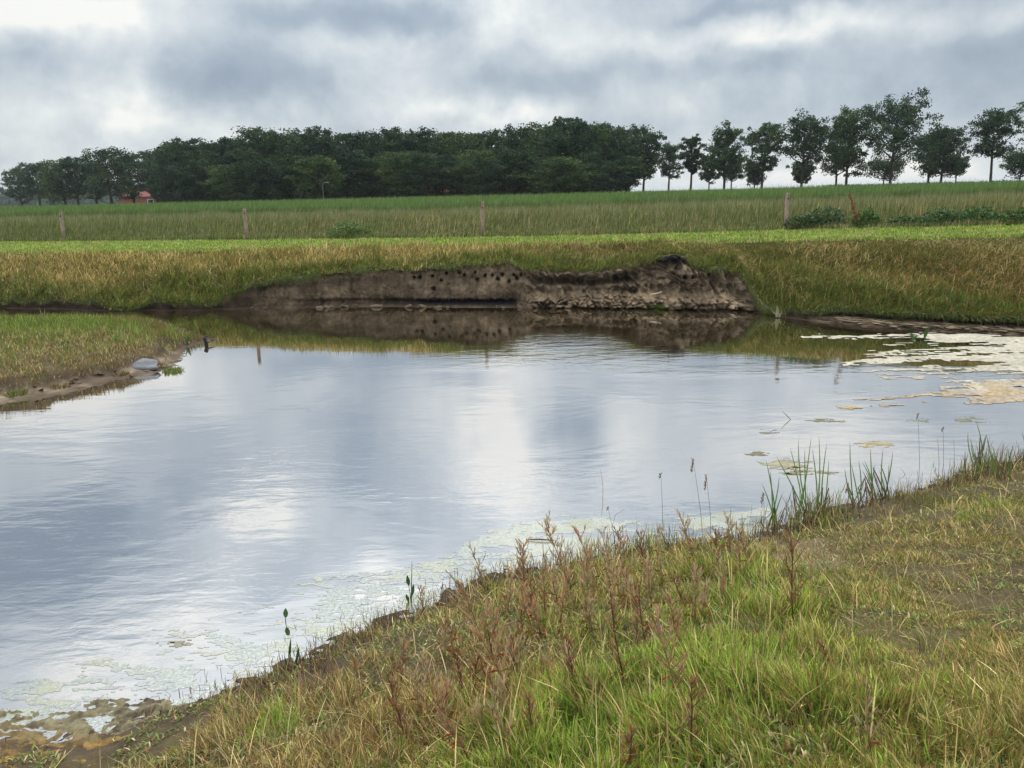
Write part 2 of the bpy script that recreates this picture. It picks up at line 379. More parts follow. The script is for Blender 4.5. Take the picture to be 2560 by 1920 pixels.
rb = (rightbeach[None, :] * sstep(.0, .02, BZ) * (1 - sstep(.12, .2, BZ + (rn - .5) * .1)))[..., None]
c = c * (1 - rb) + np.array([.17, .135, .095]) * (.3 + 1.4 * nb) * rb
gcol = np.array([.060, .055, .018]) * (.6 + .8 * na)
scol = np.array([.15, .19, .045]) * (.8 + .4 * na)
vcol = np.array([.07, .075, .03]) * (.8 + .4 * na)
T3 = BT[..., None]
c = np.where(T3 > 2.01, gcol, c); c = np.where(T3 > 3.5, scol, c); c = np.where(T3 > 4.5, vcol, c); c = np.where(T3 < .9, under, c)
# bare black earth around the collapsed notch
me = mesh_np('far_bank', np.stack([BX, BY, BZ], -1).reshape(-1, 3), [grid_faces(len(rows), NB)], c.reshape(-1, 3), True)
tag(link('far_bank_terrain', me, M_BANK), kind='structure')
I_T = 5 + NWALL; I_C = I_T + NSL; I_S = I_C + 8
def col_interp(A, x): return np.interp(x, bx, A)
def slope_pt(x, s):
    """surface point between cliff edge (s=0) and crest (s=1)"""
    r = I_T + s * NSL; i = np.clip(np.floor(r).astype(int), 0, len(rows) - 2); t = r - i
    j = np.clip(np.searchsorted(bx, x) - 1, 0, NB - 2); u = (x - bx[j]) / (bx[j + 1] - bx[j])
    f = lambda A: (A[i, j] * (1 - u) + A[i, j + 1] * u) * (1 - t) + (A[i + 1, j] * (1 - u) + A[i + 1, j + 1] * u) * t
    return f(BY), f(BZ)
def field_z(x, y):
    d = y - fs(x)
    return (sz(x) - 1.65) * np.clip(1 - d / 30, 0, 1) + np.interp(d, [-20, 0, .5, 1, 2, 3.5, 5, 7, 12, 20, 35], [1.5, 1.65, 1.69, 1.73, 1.78, 1.84, 1.9, 1.95, 1.98, 1.98, 1.95])

# ------------------------------------------------------------------ water
def make_water():
    m, nt, ns, ln = new_mat('pond_water')
    geo = N(nt, 'ShaderNodeNewGeometry')
    def noise(sx, sy, detail, rough, dist=0.0, off=0.0):
        mp = N(nt, 'ShaderNodeMapping'); mp.inputs['Scale'].default_value = (sx, sy, 1); mp.inputs['Location'].default_value = (off, off, 0); mp.inputs['Rotation'].default_value = (0, 0, R(-8))
        ln.new(geo.outputs['Position'], mp.inputs['Vector'])
        n = N(nt, 'ShaderNodeTexNoise', inp={'Scale': 1.0, 'Detail': detail, 'Roughness': rough, 'Distortion': dist}); ln.new(mp.outputs[0], n.inputs['Vector']); return n.outputs['Fac']
    fine = noise(4.5, 11, 3, .6, .4); med = noise(1.5, 4.0, 2, .5, .3, 5)
    patch = noise(.30, .55, 3, .55, .8, 3)
    mr = N(nt, 'ShaderNodeMapRange', inp={'From Min': .42, 'From Max': .62, 'To Min': .18, 'To Max': 1.0}); ln.new(patch, mr.inputs['Value'])
    # wind-ruffled patches at known places on the pond
    def blob(px, py, rx, ry, amp):
        p = at_z(px, py)
        s1 = N(nt, 'ShaderNodeVectorMath', operation='SUBTRACT'); ln.new(geo.outputs['Position'], s1.inputs[0]); s1.inputs[1].default_value = (p[0], p[1], 0)
        s2 = N(nt, 'ShaderNodeVectorMath', operation='DIVIDE'); ln.new(s1.outputs[0], s2.inputs[0]); s2.inputs[1].default_value = (rx, ry, 1)
        le = N(nt, 'ShaderNodeVectorMath', operation='LENGTH'); ln.new(s2.outputs[0], le.inputs[0])
        r = N(nt, 'ShaderNodeMapRange', interpolation_type='SMOOTHSTEP', inp={'From Min': 0.2, 'From Max': 1.0, 'To Min': amp, 'To Max': 0.0}); ln.new(le.outputs['Value'], r.inputs['Value']); return r.outputs[0]
    tot = mr.outputs[0]
    for b in RUFFLE:
        a = N(nt, 'ShaderNodeMath', operation='ADD'); ln.new(tot, a.inputs[0]); ln.new(blob(*b), a.inputs[1]); tot = a.outputs[0]
    # calm in the lee of the cliff
    cl = N(nt, 'ShaderNodeSeparateXYZ'); ln.new(geo.outputs['Position'], cl.inputs[0])
    cr = N(nt, 'ShaderNodeMapRange', interpolation_type='SMOOTHSTEP', inp={'From Min': 10.5, 'From Max': 14.5, 'To Min': 1.0, 'To Max': .09}); ln.new(cl.outputs['Y'], cr.inputs['Value'])
    h1 = N(nt, 'ShaderNodeMath', operation='MULTIPLY_ADD'); ln.new(med, h1.inputs[0]); h1.inputs[1].default_value = 2.2; ln.new(fine, h1.inputs[2])
    h2 = N(nt, 'ShaderNodeMath', operation='MULTIPLY'); ln.new(h1.outputs[0], h2.inputs[0]); ln.new(tot, h2.inputs[1])
    bp = N(nt, 'ShaderNodeBump', inp={'Distance': .0025}); ln.new(cr.outputs[0], bp.inputs['Strength']); ln.new(h2.outputs[0], bp.inputs['Height'])
    gl = N(nt, 'ShaderNodeBsdfAnisotropic', inp={'Roughness': .035, 'Color': (.97, .97, .985, 1)}); ln.new(bp.outputs[0], gl.inputs['Normal'])
    df = N(nt, 'ShaderNodeBsdfDiffuse', inp={'Color': (.030, .022, .009, 1)})
    lw = N(nt, 'ShaderNodeLayerWeight', inp={'Blend': .5}); 
    fr = N(nt, 'ShaderNodeMapRange', inp={'From Min': .35, 'From Max': .85, 'To Min': .66, 'To Max': .80}); ln.new(lw.outputs['Facing'], fr.inputs['Value'])
    mx = N(nt, 'ShaderNodeMixShader'); ln.new(fr.outputs[0], mx.inputs[0]); ln.new(df.outputs[0], mx.inputs[1]); ln.new(gl.outputs[0], mx.inputs[2])
    o = N(nt, 'ShaderNodeOutputMaterial'); ln.new(mx.outputs[0], o.inputs['Surface'])
    return m
RUFFLE = [(1410, 848, 1.8, 1.6, 30), (1430, 885, 3.6, 1.8, 9), (1150, 905, 4.5, 1.0, 2.5), (1750, 925, 3.5, .8, 2)]
wx = np.array([-600, 600.]); wy = np.array([-60, 60.])
WX, WY = np.meshgrid(wx, wy)
me = mesh_np('water', np.stack([WX, WY, WX * 0], -1).reshape(-1, 3), [grid_faces(2, 2)])
tag(link('water', me, make_water()), kind='structure')

# ------------------------------------------------------------------ blades
def blades(root, h, lean, bend, width, col, tipcol=None, segs=3, face=None):
    """root (n,3); h length; lean (n,2) horizontal offset of the tip as a share of h; bend droop share; col (n,3)"""
    n = len(root); ts = np.linspace(0, 1, segs + 1)
    if face is None: face = RNG.uniform(0, math.pi, n)
    sx = np.cos(face); sy = np.sin(face) * .6
    V = []; Cc = []
    lm = np.sqrt((lean ** 2).sum(1))
    zs = np.sqrt(np.maximum(1 - np.minimum(lm, .97) ** 2, .05))
    for i, t in enumerate(ts):
        ox = lean[:, 0] * h * t * (.35 + .65 * t); oy = lean[:, 1] * h * t * (.35 + .65 * t)
        oz = h * (zs * t - bend * t * t)
        c = np.stack([root[:, 0] + ox, root[:, 1] + oy, root[:, 2] + oz], 1)
        cc = col if tipcol is None else col * (1 - t) + tipcol * t
        if i < segs:
            w = width * .5 * (1 - .35 * t); s = np.stack([sx * w, sy * w, 0 * w], 1)
            V += [c - s, c + s]; Cc += [cc, cc]
        else: V.append(c); Cc.append(cc)
    k = len(V)
    V = np.stack(V, 1).reshape(-1, 3); Cc = np.stack(Cc, 1).reshape(-1, 3)
    b = np.arange(n)[:, None] * k
    Q = [b + np.array([2 * i, 2 * i + 1, 2 * i + 3, 2 * i + 2])[None] for i in range(segs - 1)]
    T = b + np.array([2 * segs - 2, 2 * segs - 1, 2 * segs])[None]
    return V, [np.concatenate(Q), T] if Q else [T], Cc
def merge(name, items, mat):
    V = []; C = []; Q = []; T = []; off = 0
    for v, f, c in items:
        V.append(v); C.append(c)
        for a in f: (Q if a.shape[1] == 4 else T).append(a + off)
        off += len(v)
    fl = []
    if Q: fl.append(np.concatenate(Q))
    if T: fl.append(np.concatenate(T))
    return link(name, mesh_np(name, np.concatenate(V), fl, np.concatenate(C)), mat)
def pick(cols, n, p=None):
    cols = np.array(cols, float); i = RNG.choice(len(cols), n, p=p)
    return cols[i] * RNG.uniform(.75, 1.25, (n, 1))
U = RNG.uniform
GREEN = [(.085, .15, .028), (.12, .19, .035), (.06, .11, .022), (.16, .22, .05)]
BRIGHT = [(.19, .33, .045), (.26, .40, .065), (.16, .28, .04), (.33, .41, .09)]
OLIVE = [(.10, .11, .028), (.13, .125, .035), (.085, .095, .022)]
TAN = [(.33, .265, .125), (.42, .345, .18), (.26, .205, .095), (.50, .43, .25)]
BROWN = [(.15, .095, .045), (.11, .07, .035), (.19, .12, .055)]
ORANGE = [(.26, .175, .07), (.22, .145, .055), (.30, .215, .095)]
def mixcols(wts, n):
    """wts: list of (palette, weight array)"""
    W = np.stack([np.broadcast_to(np.asarray(w, float), (n,)) for _, w in wts], 1); W = np.maximum(W, 1e-6)
    cs = np.cumsum(W, 1); r = U(0, 1, n) * cs[:, -1]; k = (r[:, None] > cs).sum(1)
    out = np.zeros((n, 3))
    for i, (pal, _) in enumerate(wts):
        m = k == i; out[m] = pick(pal, int(m.sum()))
    return out

# --- near bank grass
def blobw(px, py, rx, ry, x, y):
    p = gp(px, py); return np.exp(-(((x - p[0]) / rx) ** 2 + ((y - p[1]) / ry) ** 2))
def near_grass():
    n0 = 1500000
    D = 1.9 * (12.5 / 1.9) ** U(0, 1, n0)               # log distribution: more near the viewer
    A = U(-.86, .86, n0)
    x = D * A; y = D * 1.0
    z = gz(x, y); ok = z > .0
    dn = sdf(NP, x[ok], y[ok]); x = x[ok]; y = y[ok]; z = z[ok]
    k = (dn > -.02); x, y, z, dn = x[k], y[k], z[k], dn[k]
    lush = blobw(1650, 1700, .75, .9, x, y) + blobw(1880, 1480, .55, .8, x, y) + .8 * blobw(1500, 1880, .7, .5, x, y) + .35 * blobw(2150, 1720, .7, .7, x, y) + .5 * blobw(1850, 1860, .7, .35, x, y)
    lush += .5 * blobw(1300, 1560, .5, .5, x, y) * 0 + .6 * blobw(700, 1800, .16, .25, x, y)
    lush = np.clip(lush, 0, 1.2)
    dry = np.clip(blobw(2500, 1650, .9, 1.2, x, y) + blobw(2350, 1880, .8, .6, x, y) + .5 * blobw(2400, 1400, 1.6, .8, x, y), 0, 1)
    dead = np.clip(blobw(850, 1790, .8, .6, x, y) + blobw(1150, 1700, .6, .5, x, y) + .7 * blobw(600, 1890, .6, .4, x, y), 0, 1)
    weed = np.clip(blobw(1600, 1450, .9, .45, x, y) + blobw(1350, 1520, .5, .4, x, y), 0, 1)
    n1 = fbm(x, y, 1.7, 4, 101); n2 = fbm(x, y, 5, 3, 102); n5_ = fbm(x, y, 7.5, 2, 109)
    dens = .36 + .30 * lush + .22 * sstep(1.2, 2.4, x) + .30 * dry + .35 * blobw(2300, 1330, 1.6, 1.0, x, y) + .25 * blobw(2050, 1400, .7, .6, x, y) + (n5_ - .5) * 1.3 * lush + .35 * weed + .15 * dead + (n2 - .5) * 1.0 + (n1 - .5) * .9
    rs_ = sstep(1.2, 2.6, x); dens *= sstep(.0, .7 - .45 * rs_, dn + (n1 - .5) * (.8 - .5 * rs_)) * .93 + .07
    bare = sstep(.60, .68, fbm(x, y, .9, 3, 77)) * .75
    dens *= 1 - bare * (1 - lush.clip(0, 1))
    mat_ = np.clip(blobw(120, 1890, .55, .42, x, y) * 1.6 + blobw(330, 1850, .3, .25, x, y), 0, 1)
    dens *= 1 - mat_
    dens -= .45 * np.clip(blobw(560, 1840, .55, .35, x, y) + blobw(850, 1700, .5, .3, x, y), 0, 1)
    keep = U(0, 1, len(x)) < np.clip(dens, .012, 1) * .36
    x, y, z, dn, lush, dry, dead, weed, n1, n2 = [a[keep] for a in (x, y, z, dn, lush, dry, dead, weed, n1, n2)]
    n = len(x)
    n4 = fbm(x, y, 6.5, 2, 104); n5 = fbm(x, y, 3.2, 3, 105)
    g = np.clip(.35 + (n1 - .5) * 3 + (n4 - .5) * 2.4, .03, 1.6)
    hor = sstep(5.5, 8, y)
    col = mixcols([(GREEN, .5 * g * (1 - .7 * dead) * (1 - .8 * dry) + lush * 1.2), (BRIGHT, lush * 1.5 + .14 * g * (1 - dry)), ([(.14, .165, .045), (.17, .185, .055), (.115, .14, .035)], np.clip(1.2 + hor * .9 + .6 * dry - .8 * dead, .2, 3)), (TAN, np.clip(.5 + .5 * dead + .25 * weed + .25 * dry + (n5 - .5) * 2.2, .08, 3)),
                   (BROWN, .35 + 1.9 * dead + .3 * dry + 1.6 * (1 - sstep(.1, .8, dn))), ([(.05, .038, .028)], 1.2 * (1 - sstep(.1, .55, dn))), (ORANGE, .10 + .8 * dry + .3 * weed + .2 * dead)], n)
    h = 1.12 * (.035 + .06 * U(0, 1, n) ** 1.5 + lush * (.03 + .055 * U(0, 1, n)) + .07 * weed * U(0, 1, n) + dead * .04) * (.7 + .8 * n2)
    h *= (.26 + 1.0 * np.clip((n5 - .3) / .4, 0, 1)) * (1 - .32 * sstep(.9, 2.2, x) * (1 - lush.clip(0, 1)))
    far = np.clip(y / 5, .7, 2)
    tall = U(0, 1, n) < .012 * (1 - .6 * dry); h = np.where(tall, h + .10 + .14 * U(0, 1, n), h); col = np.where(tall[:, None], pick(TAN, n), col)
    a = (n4 - .5) * 16 + n5 * 9 + RNG.normal(0, .9, n); l = U(.15, .95, n) * np.where(lush > .5, .8, 1.15); l = np.minimum(l, .97)
    lean = np.stack([np.cos(a) * l - .12, np.sin(a) * l], 1)
    bend = U(.0, .35, n) * l
    wdt = U(.0032, .0092, n) * far * np.where(lush > .4, 1.25, 1.0)
    root = np.stack([x, y, z - .008], 1)
    it = [blades(root, h, lean, bend, wdt, col * 1.1, col * np.array([1.6, 1.5, 1.2]), 3)]
    return it
def rosettes():
    n = 60000; D = 2.2 * (9 / 2.2) ** U(0, 1, n); x = D * U(-.8, .8, n); y = D; z = gz(x, y); n1 = fbm(x, y, 4, 3, 108)
    k = (z > .06) & (n1 > .47); x, y, z = x[k], y[k], z[k]; n = len(x)
    col = mixcols([(GREEN, 1), (OLIVE, .6), ([(.30, .14, .06), (.26, .20, .08)], .25), (TAN, .35)], n); a = U(0, 6.28, n); l = U(.6, .96, n)
    return [blades(np.stack([x, y, z + .005], 1), U(.018, .05, n), np.stack([np.cos(a) * l, np.sin(a) * l], 1), U(0, .3, n), U(.007, .014, n), col, col * 1.1, 3, a + 1.57)]
o = merge('near_bank_grass', near_grass() + rosettes(), M_GRASS)
tag(o, 'short mixed green, tan and orange grass covering the near bank', 'grass', kind='stuff')

# --- spit grass
def spit_grass():
    n = 160000
    x = U(-16, -6.5, n); y = U(10.5, 21.5, n)
    ds = sdf(SP, x, y); z = gz(x, y)
    n1 = fbm(x, y, 1.1, 4, 111); n2 = fbm(x, y, 4, 3, 112)
    back = sstep(14.0, 17.5, y)
    dens = sstep(.09, .17, z + .06 * (n2 - .5)) * (1 - back) + back * sstep(.1, .5, ds)
    dens *= np.clip(.9 + (n2 - .5) * 2.5, .1, 1)
    k = (U(0, 1, n) < dens) & (z > .02)
    x, y, z, n1, n2, back, ds = [a[k] for a in (x, y, z, n1, n2, back, ds)]; n = len(x)
    g = np.clip(.3 + (n1 - .5) * 2.5 + back * .6, .05, 1.5)
    col = mixcols([(GREEN, g), (BRIGHT, .25 * g + .5 * back * n1), (OLIVE, .9), (TAN, .9 * (1 - back)), (ORANGE, .5 * (1 - back)), (BROWN, .35 + 1.8 * (1 - sstep(.5, 1.2, ds)))], n)
    h = (.05 + .08 * U(0, 1, n) + back * .13 * U(0, 1, n)) * (.6 + .8 * n2)
    a = U(0, 2 * math.pi, n); l = U(.1, .8, n); lean = np.stack([np.cos(a) * l, np.sin(a) * l], 1)
    return [blades(np.stack([x, y, z - .01], 1), h, lean, U(0, .3, n) * l, U(.009, .016, n), col * 1.2, col * 1.4, 2)]
o = merge('spit_grass', spit_grass(), M_GRASS)
tag(o, 'short yellow green grass on the low spit of land', 'grass', kind='stuff')

# --- far bank slope grass, drooping and tan
def slope_grass():
    n = 330000
    x = U(-21, 20, n); s = U(-.02, 1.03, n)
    wide = (fc(x) - col_interp(T_y, x)); keep = U(0, 1, n) < np.clip(.35 + wide / 5.5, 0, 1)
    x, s = x[keep], s[keep]; n = len(x)
    y, z = slope_pt(x, np.clip(s, 0, 1.2))
    n1 = fbm(x, s * 2 + x * .15, 1.0, 4, 121); n2 = fbm(x, s * 3, 4, 3, 122); n3 = fbm(x, s, .35, 2, 123)
    left = 1 - sstep(-2, 3, x)
    low = 1 - sstep(.12, .42, s + (n1 - .5) * .35)
    tanw = np.clip(.9 + (n1 - .48) * 4.5 + left * .8 - low * 1.8 + (n3 - .5) * 1.5, .05, 3)
    rust = np.exp(-((x - 11.5) / 2.2) ** 2) * sstep(.1, .4, s) * (1 - sstep(.55, .8, s))
    olive2 = np.clip(1.1 - left * .3 + sstep(4, 8, x) * .8, 0, 2)
    col = mixcols([(TAN, tanw * .75), (OLIVE, olive2 + low * .5), (GREEN, .35 + low * 1.3 + (1 - left) * .2 + (n2 - .5)), (BROWN, .15), (ORANGE, .12 + rust * 2.2), ([(.17, .175, .06), (.20, .195, .075)], 1.0), ([(.05, .10, .02), (.06, .08, .02)], low * 1.3 + .2)], n)
    col = col * (1.02 + .16 * (1 - low) * left - .12 * (1 - left))[:, None]
    notch = (np.abs(x - 4.28) < .36) & (s < .12)
    h = (.12 + .22 * U(0, 1, n) ** 1.3) * (.6 + .8 * n2) * (1 + .35 * left)
    h = np.where(s < .06, h * .8, h) * (1 - .72 * sstep(.72, 1.0, s))
    a = R(-42) + U(-.7, .7, n); l = U(.45, .95, n)
    up = U(0, 1, n) < .18; a = np.where(up, U(0, 6.28, n), a); l = np.where(up, U(.1, .5, n), l)
    lean = np.stack([np.cos(a) * l, np.sin(a) * l], 1)
    bend = U(.25, .75, n) * l
    root = np.stack([x, y + .01, z - .01], 1)
    k = ~notch
    m = 9000; xx = np.concatenate([U(-21, 3, 6500), U(3, 20, 2500)]); ss = U(.25, .95, m); nw = fbm(xx, ss, 1.3, 3, 126); kk = nw > .47; xx, ss = xx[kk], ss[kk]; m = len(xx); yy, zz_ = slope_pt(xx, ss)
    cw_ = pick([(.50, .40, .22), (.42, .33, .17), (.55, .46, .28)], m); aa = R(-28) + RNG.normal(0, .35, m); ll = U(.7, .96, m)
    W = blades(np.stack([xx, yy, zz_ + .02], 1), U(.30, .62, m), np.stack([np.cos(aa) * ll, np.sin(aa) * ll], 1), U(.35, .9, m), U(.009, .015, m), cw_, cw_ * 1.15, 4, U(-.3, .3, m))
    return [W, blades(root[k], h[k], lean[k], bend[k], U(.010, .020, n)[k], col[k], (col * np.array([1.5, 1.35, 1.15]))[k], 3, U(-.35, .35, n)[k])]
o = merge('bank_slope_grass', slope_grass(), M_GRASS)
tag(o, 'long drooping tan and olive grass on the slope above the cliff', 'grass', kind='stuff')

# --- mown strip
def strip_grass():
    n = 130000
    x = U(-24, 22, n); t = U(-.06, 1.06, n); y = fc(x) + (fs(x) - fc(x)) * t
    z = cz(x) + (sz(x) - cz(x)) * t
    n1 = fbm(x, y * 2.5, .8, 3, 131); n2 = fbm(x, y * 3, 3, 3, 132)
    col = mixcols([(BRIGHT, 1.1 + (n1 - .5)), (GREEN, .55), (TAN, .15 + 1.4 * np.clip(n2 - .52, 0, 1) * 4), (OLIVE, .35)], n)
    h = U(.04, .12, n) * (.7 + .6 * n2); a = U(0, 6.28, n); l = U(.1, .6, n)
    return [blades(np.stack([x, y, z - .02], 1), h, np.stack([np.cos(a) * l, np.sin(a) * l], 1), U(0, .2, n), U(.012, .022, n), col * 1.22, col * 1.4, 2, U(-.4, .4, n))]
o = merge('mown_strip_grass', strip_grass(), M_GRASS)
tag(o, 'bright green mown strip of grass along the bank top', 'grass', kind='stuff')

# --- tall verge grass
def verge():
    n = 190000
    x = U(-26, 24, n); d = U(0, 1, n) ** 1.35 * 7.5; y = fs(x) + d + .12 * fbm(x, x * 0, 3, 2, 1)
    z = field_z(x, y)
    n1 = fbm(x, d * .8, .9, 4, 141); n2 = fbm(x * 3, d, 1.2, 3, 142); n3 = fbm(x, d, .3, 2, 143)
    f = sstep(1.5, 4, d)
    col = mixcols([(TAN, .7 * (1.0 - .75 * f) * (.25 + 2.4 * np.clip(n1 - .40, 0, 1)) * sstep(-16, -2, x)), (OLIVE, .7), ([(.14, .185, .075), (.18, .215, .10), (.20, .225, .11)], 1.0 + 1.1 * f),
                   (GREEN, .75 * (1 - f) + .3), (BROWN, .12 * (1 - f)), ([(.27, .275, .17), (.23, .25, .15)], .6 * f + .2)], n)
    h = (.20 + .48 * sstep(0, 2.2, d)) * U(.6, 1.15, n) * (.75 + .5 * n2)
    a = R(35) + U(-1.3, 1.3, n); l = U(.05, .45, n); lean = np.stack([np.cos(a) * l, np.sin(a) * l * .6], 1)
    return [blades(np.stack([x, y, z - .02], 1), h, lean, U(0, .25, n) * l, U(.011, .021, n), col, col * np.array([1.2, 1.12, 1.1]), 3, U(-.5, .5, n))]
o = merge('verge_grass', verge(), M_GRASS)
tag(o, 'tall seeding grass along the fence line, tan at its foot', 'grass', kind='stuff')

# --- crop behind the verge
def crop():
    n = 190000
    d = 6.3 + 32 * U(0, 1, n) ** 2.2; x = U(-1, 1, n) * (30 + d * .8); y = fs(x) + d; z = field_z(x, y)
    n1 = fbm(x, d, .5, 3, 151); n2 = fbm(x, d, 2.5, 3, 152)
    col = mixcols([([(.075, .16, .048), (.095, .19, .055), (.085, .17, .065)], 1.4), ([(.12, .21, .06), (.15, .23, .08)], .6 + n1 * .5), ([(.20, .25, .11)], .3)], n)
    prof = np.interp(d, [6, 8, 12, 40], [.92, 1.02, 1.10, 1.14])
    h = prof * U(.78, 1.02, n) * (.96 + .08 * n1)
    tall = U(0, 1, n) < .07; h = np.where(tall, h * U(1.03, 1.13, n), h)
    a = R(0) + U(-1.0, 1.0, n); l = U(.02, .28, n); lean = np.stack([np.cos(a) * l, np.sin(a) * l * .6], 1)
    return [blades(np.stack([x, y, z - .02], 1), h, lean, U(0, .12, n), U(.016, .032, n) * np.clip(d / 12, 1, 2.2), col, col * np.array([1.2, 1.1, 1.0]), 3, U(-.5, .5, n))]
o = merge('crop_field', crop(), M_GRASS)
tag(o, 'dark green tall cereal crop filling the field behind the fence', 'crop', kind='stuff')

# ------------------------------------------------------------------ algae
def algae(name, poly_px, sx, sy, fn, mat, zf, colf, label):
    poly = P(poly_px)[:, :2]
    x0, y0 = poly.min(0) - .1; x1, y1 = poly.max(0) + .1
    ax = np.arange(x0, x1, sx); ay = np.arange(y0, y1, sy)
    AX, AY = np.meshgrid(ax, ay); d = sdf(poly, AX, AY)
    m = fn(AX, AY, d)
    z = zf(AX, AY, d, m); c = colf(AX, AY, d)
    f = grid_faces(len(ay), len(ax)); mm = m.ravel() > 0
    f = f[mm[f].sum(1) >= 3]
    used = np.unique(f); mp = -np.ones(AX.size, int); mp[used] = np.arange(len(used))
    V = np.stack([AX, AY, z], -1).reshape(-1, 3)[used]
    o = link(name, mesh_np(name, V, [mp[f]], c.reshape(-1, 3)[used], True), mat)
    tag(o, label, 'algae', kind='stuff'); return o
right_px = [(1990, 838), (2060, 834), (2150, 838), (2250, 835), (2330, 832), (2450, 838), (2560, 845), (2900, 870), (2950, 1040), (2560, 1000), (2450, 1012), (2350, 1003), (2250, 1016), (2120, 1020), (2040, 1008),
            (2200, 990), (2370, 973), (2260, 950), (2140, 938), (2130, 925), (2230, 918), (2110, 912), (2140, 903), (2200, 895), (2150, 885), (2190, 872), (2240, 868), (2150, 856), (2050, 850)]
def rfn(x, y, d):
    px, py = to_px(np.stack([x, y, x * 0], -1))
    n = fbm(x * .45, y * 1.3, 2.0, 4, 161, .55); n2 = fbm(x * .6, y * 1.6, 8, 3, 162, .75)
    core = sstep(2250, 2500, px) * .22 + sstep(862, 845, py) * .25 + sstep(950, 980, py) * .12
    n3 = fbm(x * .3, y * 2.2, 3.2, 4, 165, .7); core = core + .25 * sstep(2200, 2480, px) * sstep(890, 840, py) + .18 * sstep(2150, 2450, px) * sstep(940, 960, py)
    return np.minimum(d * 1.2 + .05, .22) + core + (n - .5) * 1.7 + (n2 - .5) * 1.3 + (n3 - .5) * 2.3 - .24 - .16 * sstep(930, 960, py) * (1 - .4 * sstep(2300, 2500, px)) - np.maximum(-d, 0) * 4
def rcol(x, y, d):
    px, py = to_px(np.stack([x, y, x * 0], -1)); t = sstep(930, 985, py + (fbm(x, y, 2, 3, 163) - .5) * 90)[..., None]; n = fbm(x * .7, y * 1.5, 3, 3, 164)[..., None]
    w = np.array([.36, .345, .29]) * (1 - t) + np.array([.30, .25, .19]) * t
    o = np.array([.27, .20, .10]); k = np.clip((n - .55) * 5, 0, 1) * t
    n9 = fbm(x, y * 2, 16, 3, 167, .7)[..., None]; return .85 * (w * (1 - k) + o * k) * (.8 + .4 * n) * (.4 + 1.2 * n9)
algae('pond_scum', right_px, .03, .05, rfn, M_ALGAE, lambda x, y, d, m: .003 + .014 * np.clip(m, 0, 1) * fbm(x, y, 9, 3, 3), rcol, 'pale cream mat of floating algae by the muddy far shore')
near_al = [(380, 1590), (640, 1500), (830, 1440), (1010, 1425), (1200, 1345), (1330, 1300), (1480, 1275), (1560, 1290), (1920, 1282), (1960, 1330), (1600, 1420), (1300, 1470), (1150, 1520), (1000, 1580), (700, 1720), (500, 1790), (350, 1840), (-300, 1960),
           (-300, 1850), (0, 1760), (60, 1690), (250, 1650)]
def nfn(x, y, d):
    px, py = to_px(np.stack([x, y, x * 0], -1)); dn = -sdf(NP, x, y)
    n = fbm(x * .5, y * 1.3, 3.2, 4, 171, .55); n2 = fbm(x * .7, y * 1.8, 15, 2, 172)
    sh = 1 - sstep(.0, 1.25, dn)
    boost = .25 * np.exp(-(((px - 1400) / 260) ** 2 + ((py - 1385) / 70) ** 2)) + .12 * np.exp(-(((px - 900) / 160) ** 2 + ((py - 1530) / 60) ** 2)) + .2 * np.exp(-(((px - 500) / 160) ** 2 + ((py - 1730) / 50) ** 2))
    n3 = fbm(x * .55, y * 1.7, 9, 4, 175, .8)
    return np.minimum(d * .5, .06) - .34 + sh * .36 + boost + (n - .5) * 1.4 + (n3 - .5) * 2.1 + (n2 - .5) * .7 - np.maximum(-d, 0) * 4
def ncol(x, y, d):
    px, py = to_px(np.stack([x, y, x * 0], -1)); n = fbm(x, y, 3, 3, 173)[..., None]; n2 = fbm(x, y * 1.5, 12, 3, 174)[..., None]
    rgt = sstep(1100, 1350, px)[..., None]
    a = np.array([.155, .165, .14]) * (1 - rgt) + np.array([.26, .265, .20]) * rgt; b = np.array([.19, .19, .09]); k = np.clip((n - .52) * 6, 0, 1)
    return (a * (1 - k) + b * k) * (.75 + .5 * n2)
algae('algae_film', near_al, .009, .011, nfn, M_FILM, lambda x, y, d, m: .0012 + 0 * x, ncol, 'thin grey green film of algae along the near shore')
or_px = [(-500, 1990), (-400, 1840), (0, 1795), (180, 1765), (300, 1745), (420, 1760), (500, 1800), (500, 1860), (560, 1960), (600, 2060), (-500, 2150)]
def ofn(x, y, d):
    n = fbm(x * .7, y * 1.3, 5, 3, 181); return np.minimum(d, .12) * 3 + (n - .5) * 1.2 + .12 - np.maximum(-d, 0) * 5
def oz(x, y, d, m):
    g = np.maximum(gz(x, y), 0) ; r = np.abs(fbm(x * .9, y * 1.6, 7, 4, 182) - .5)
    b = .115 - np.abs(fbm(x * .8, y * 1.7, 10, 4, 188, .6) - .5); g = g * .8 + .20 * b - .010
    return g + np.clip(m, 0, 1) * (.16 * (.26 - r) * (fbm(x, y, 2.5, 2, 183) * 1.8) + .012 + .05 * (fbm(x * .8, y * 1.4, 22, 3, 187, .65) - .5))
def ocol(x, y, d):
    px, py = to_px(np.stack([x, y, x * 0], -1)); n = (.5 * fbm(x, y * 1.5, 6, 4, 184) + .5 * fbm(x, y * 1.7, 17, 3, 189, .7))[..., None]; t = sstep(1790, 1900, py + (fbm(x, y, 3, 2, 185) - .5) * 90)[..., None]
    a = np.array([.15, .135, .08]); b = np.array([.19, .115, .03]); dk = np.array([.06, .045, .03])
    c = a * (1 - t) + b * t; k = np.clip((n - .50) * 7, 0, 1) * .85; return (c * (1 - k) + dk * k) * (.55 + .9 * fbm(x, y, 28, 3, 186, .7)[..., None])
algae('algae_mat', or_px, .010, .012, ofn, M_ALGAE, oz, ocol, 'lumpy ochre and orange algae mat on the mud')
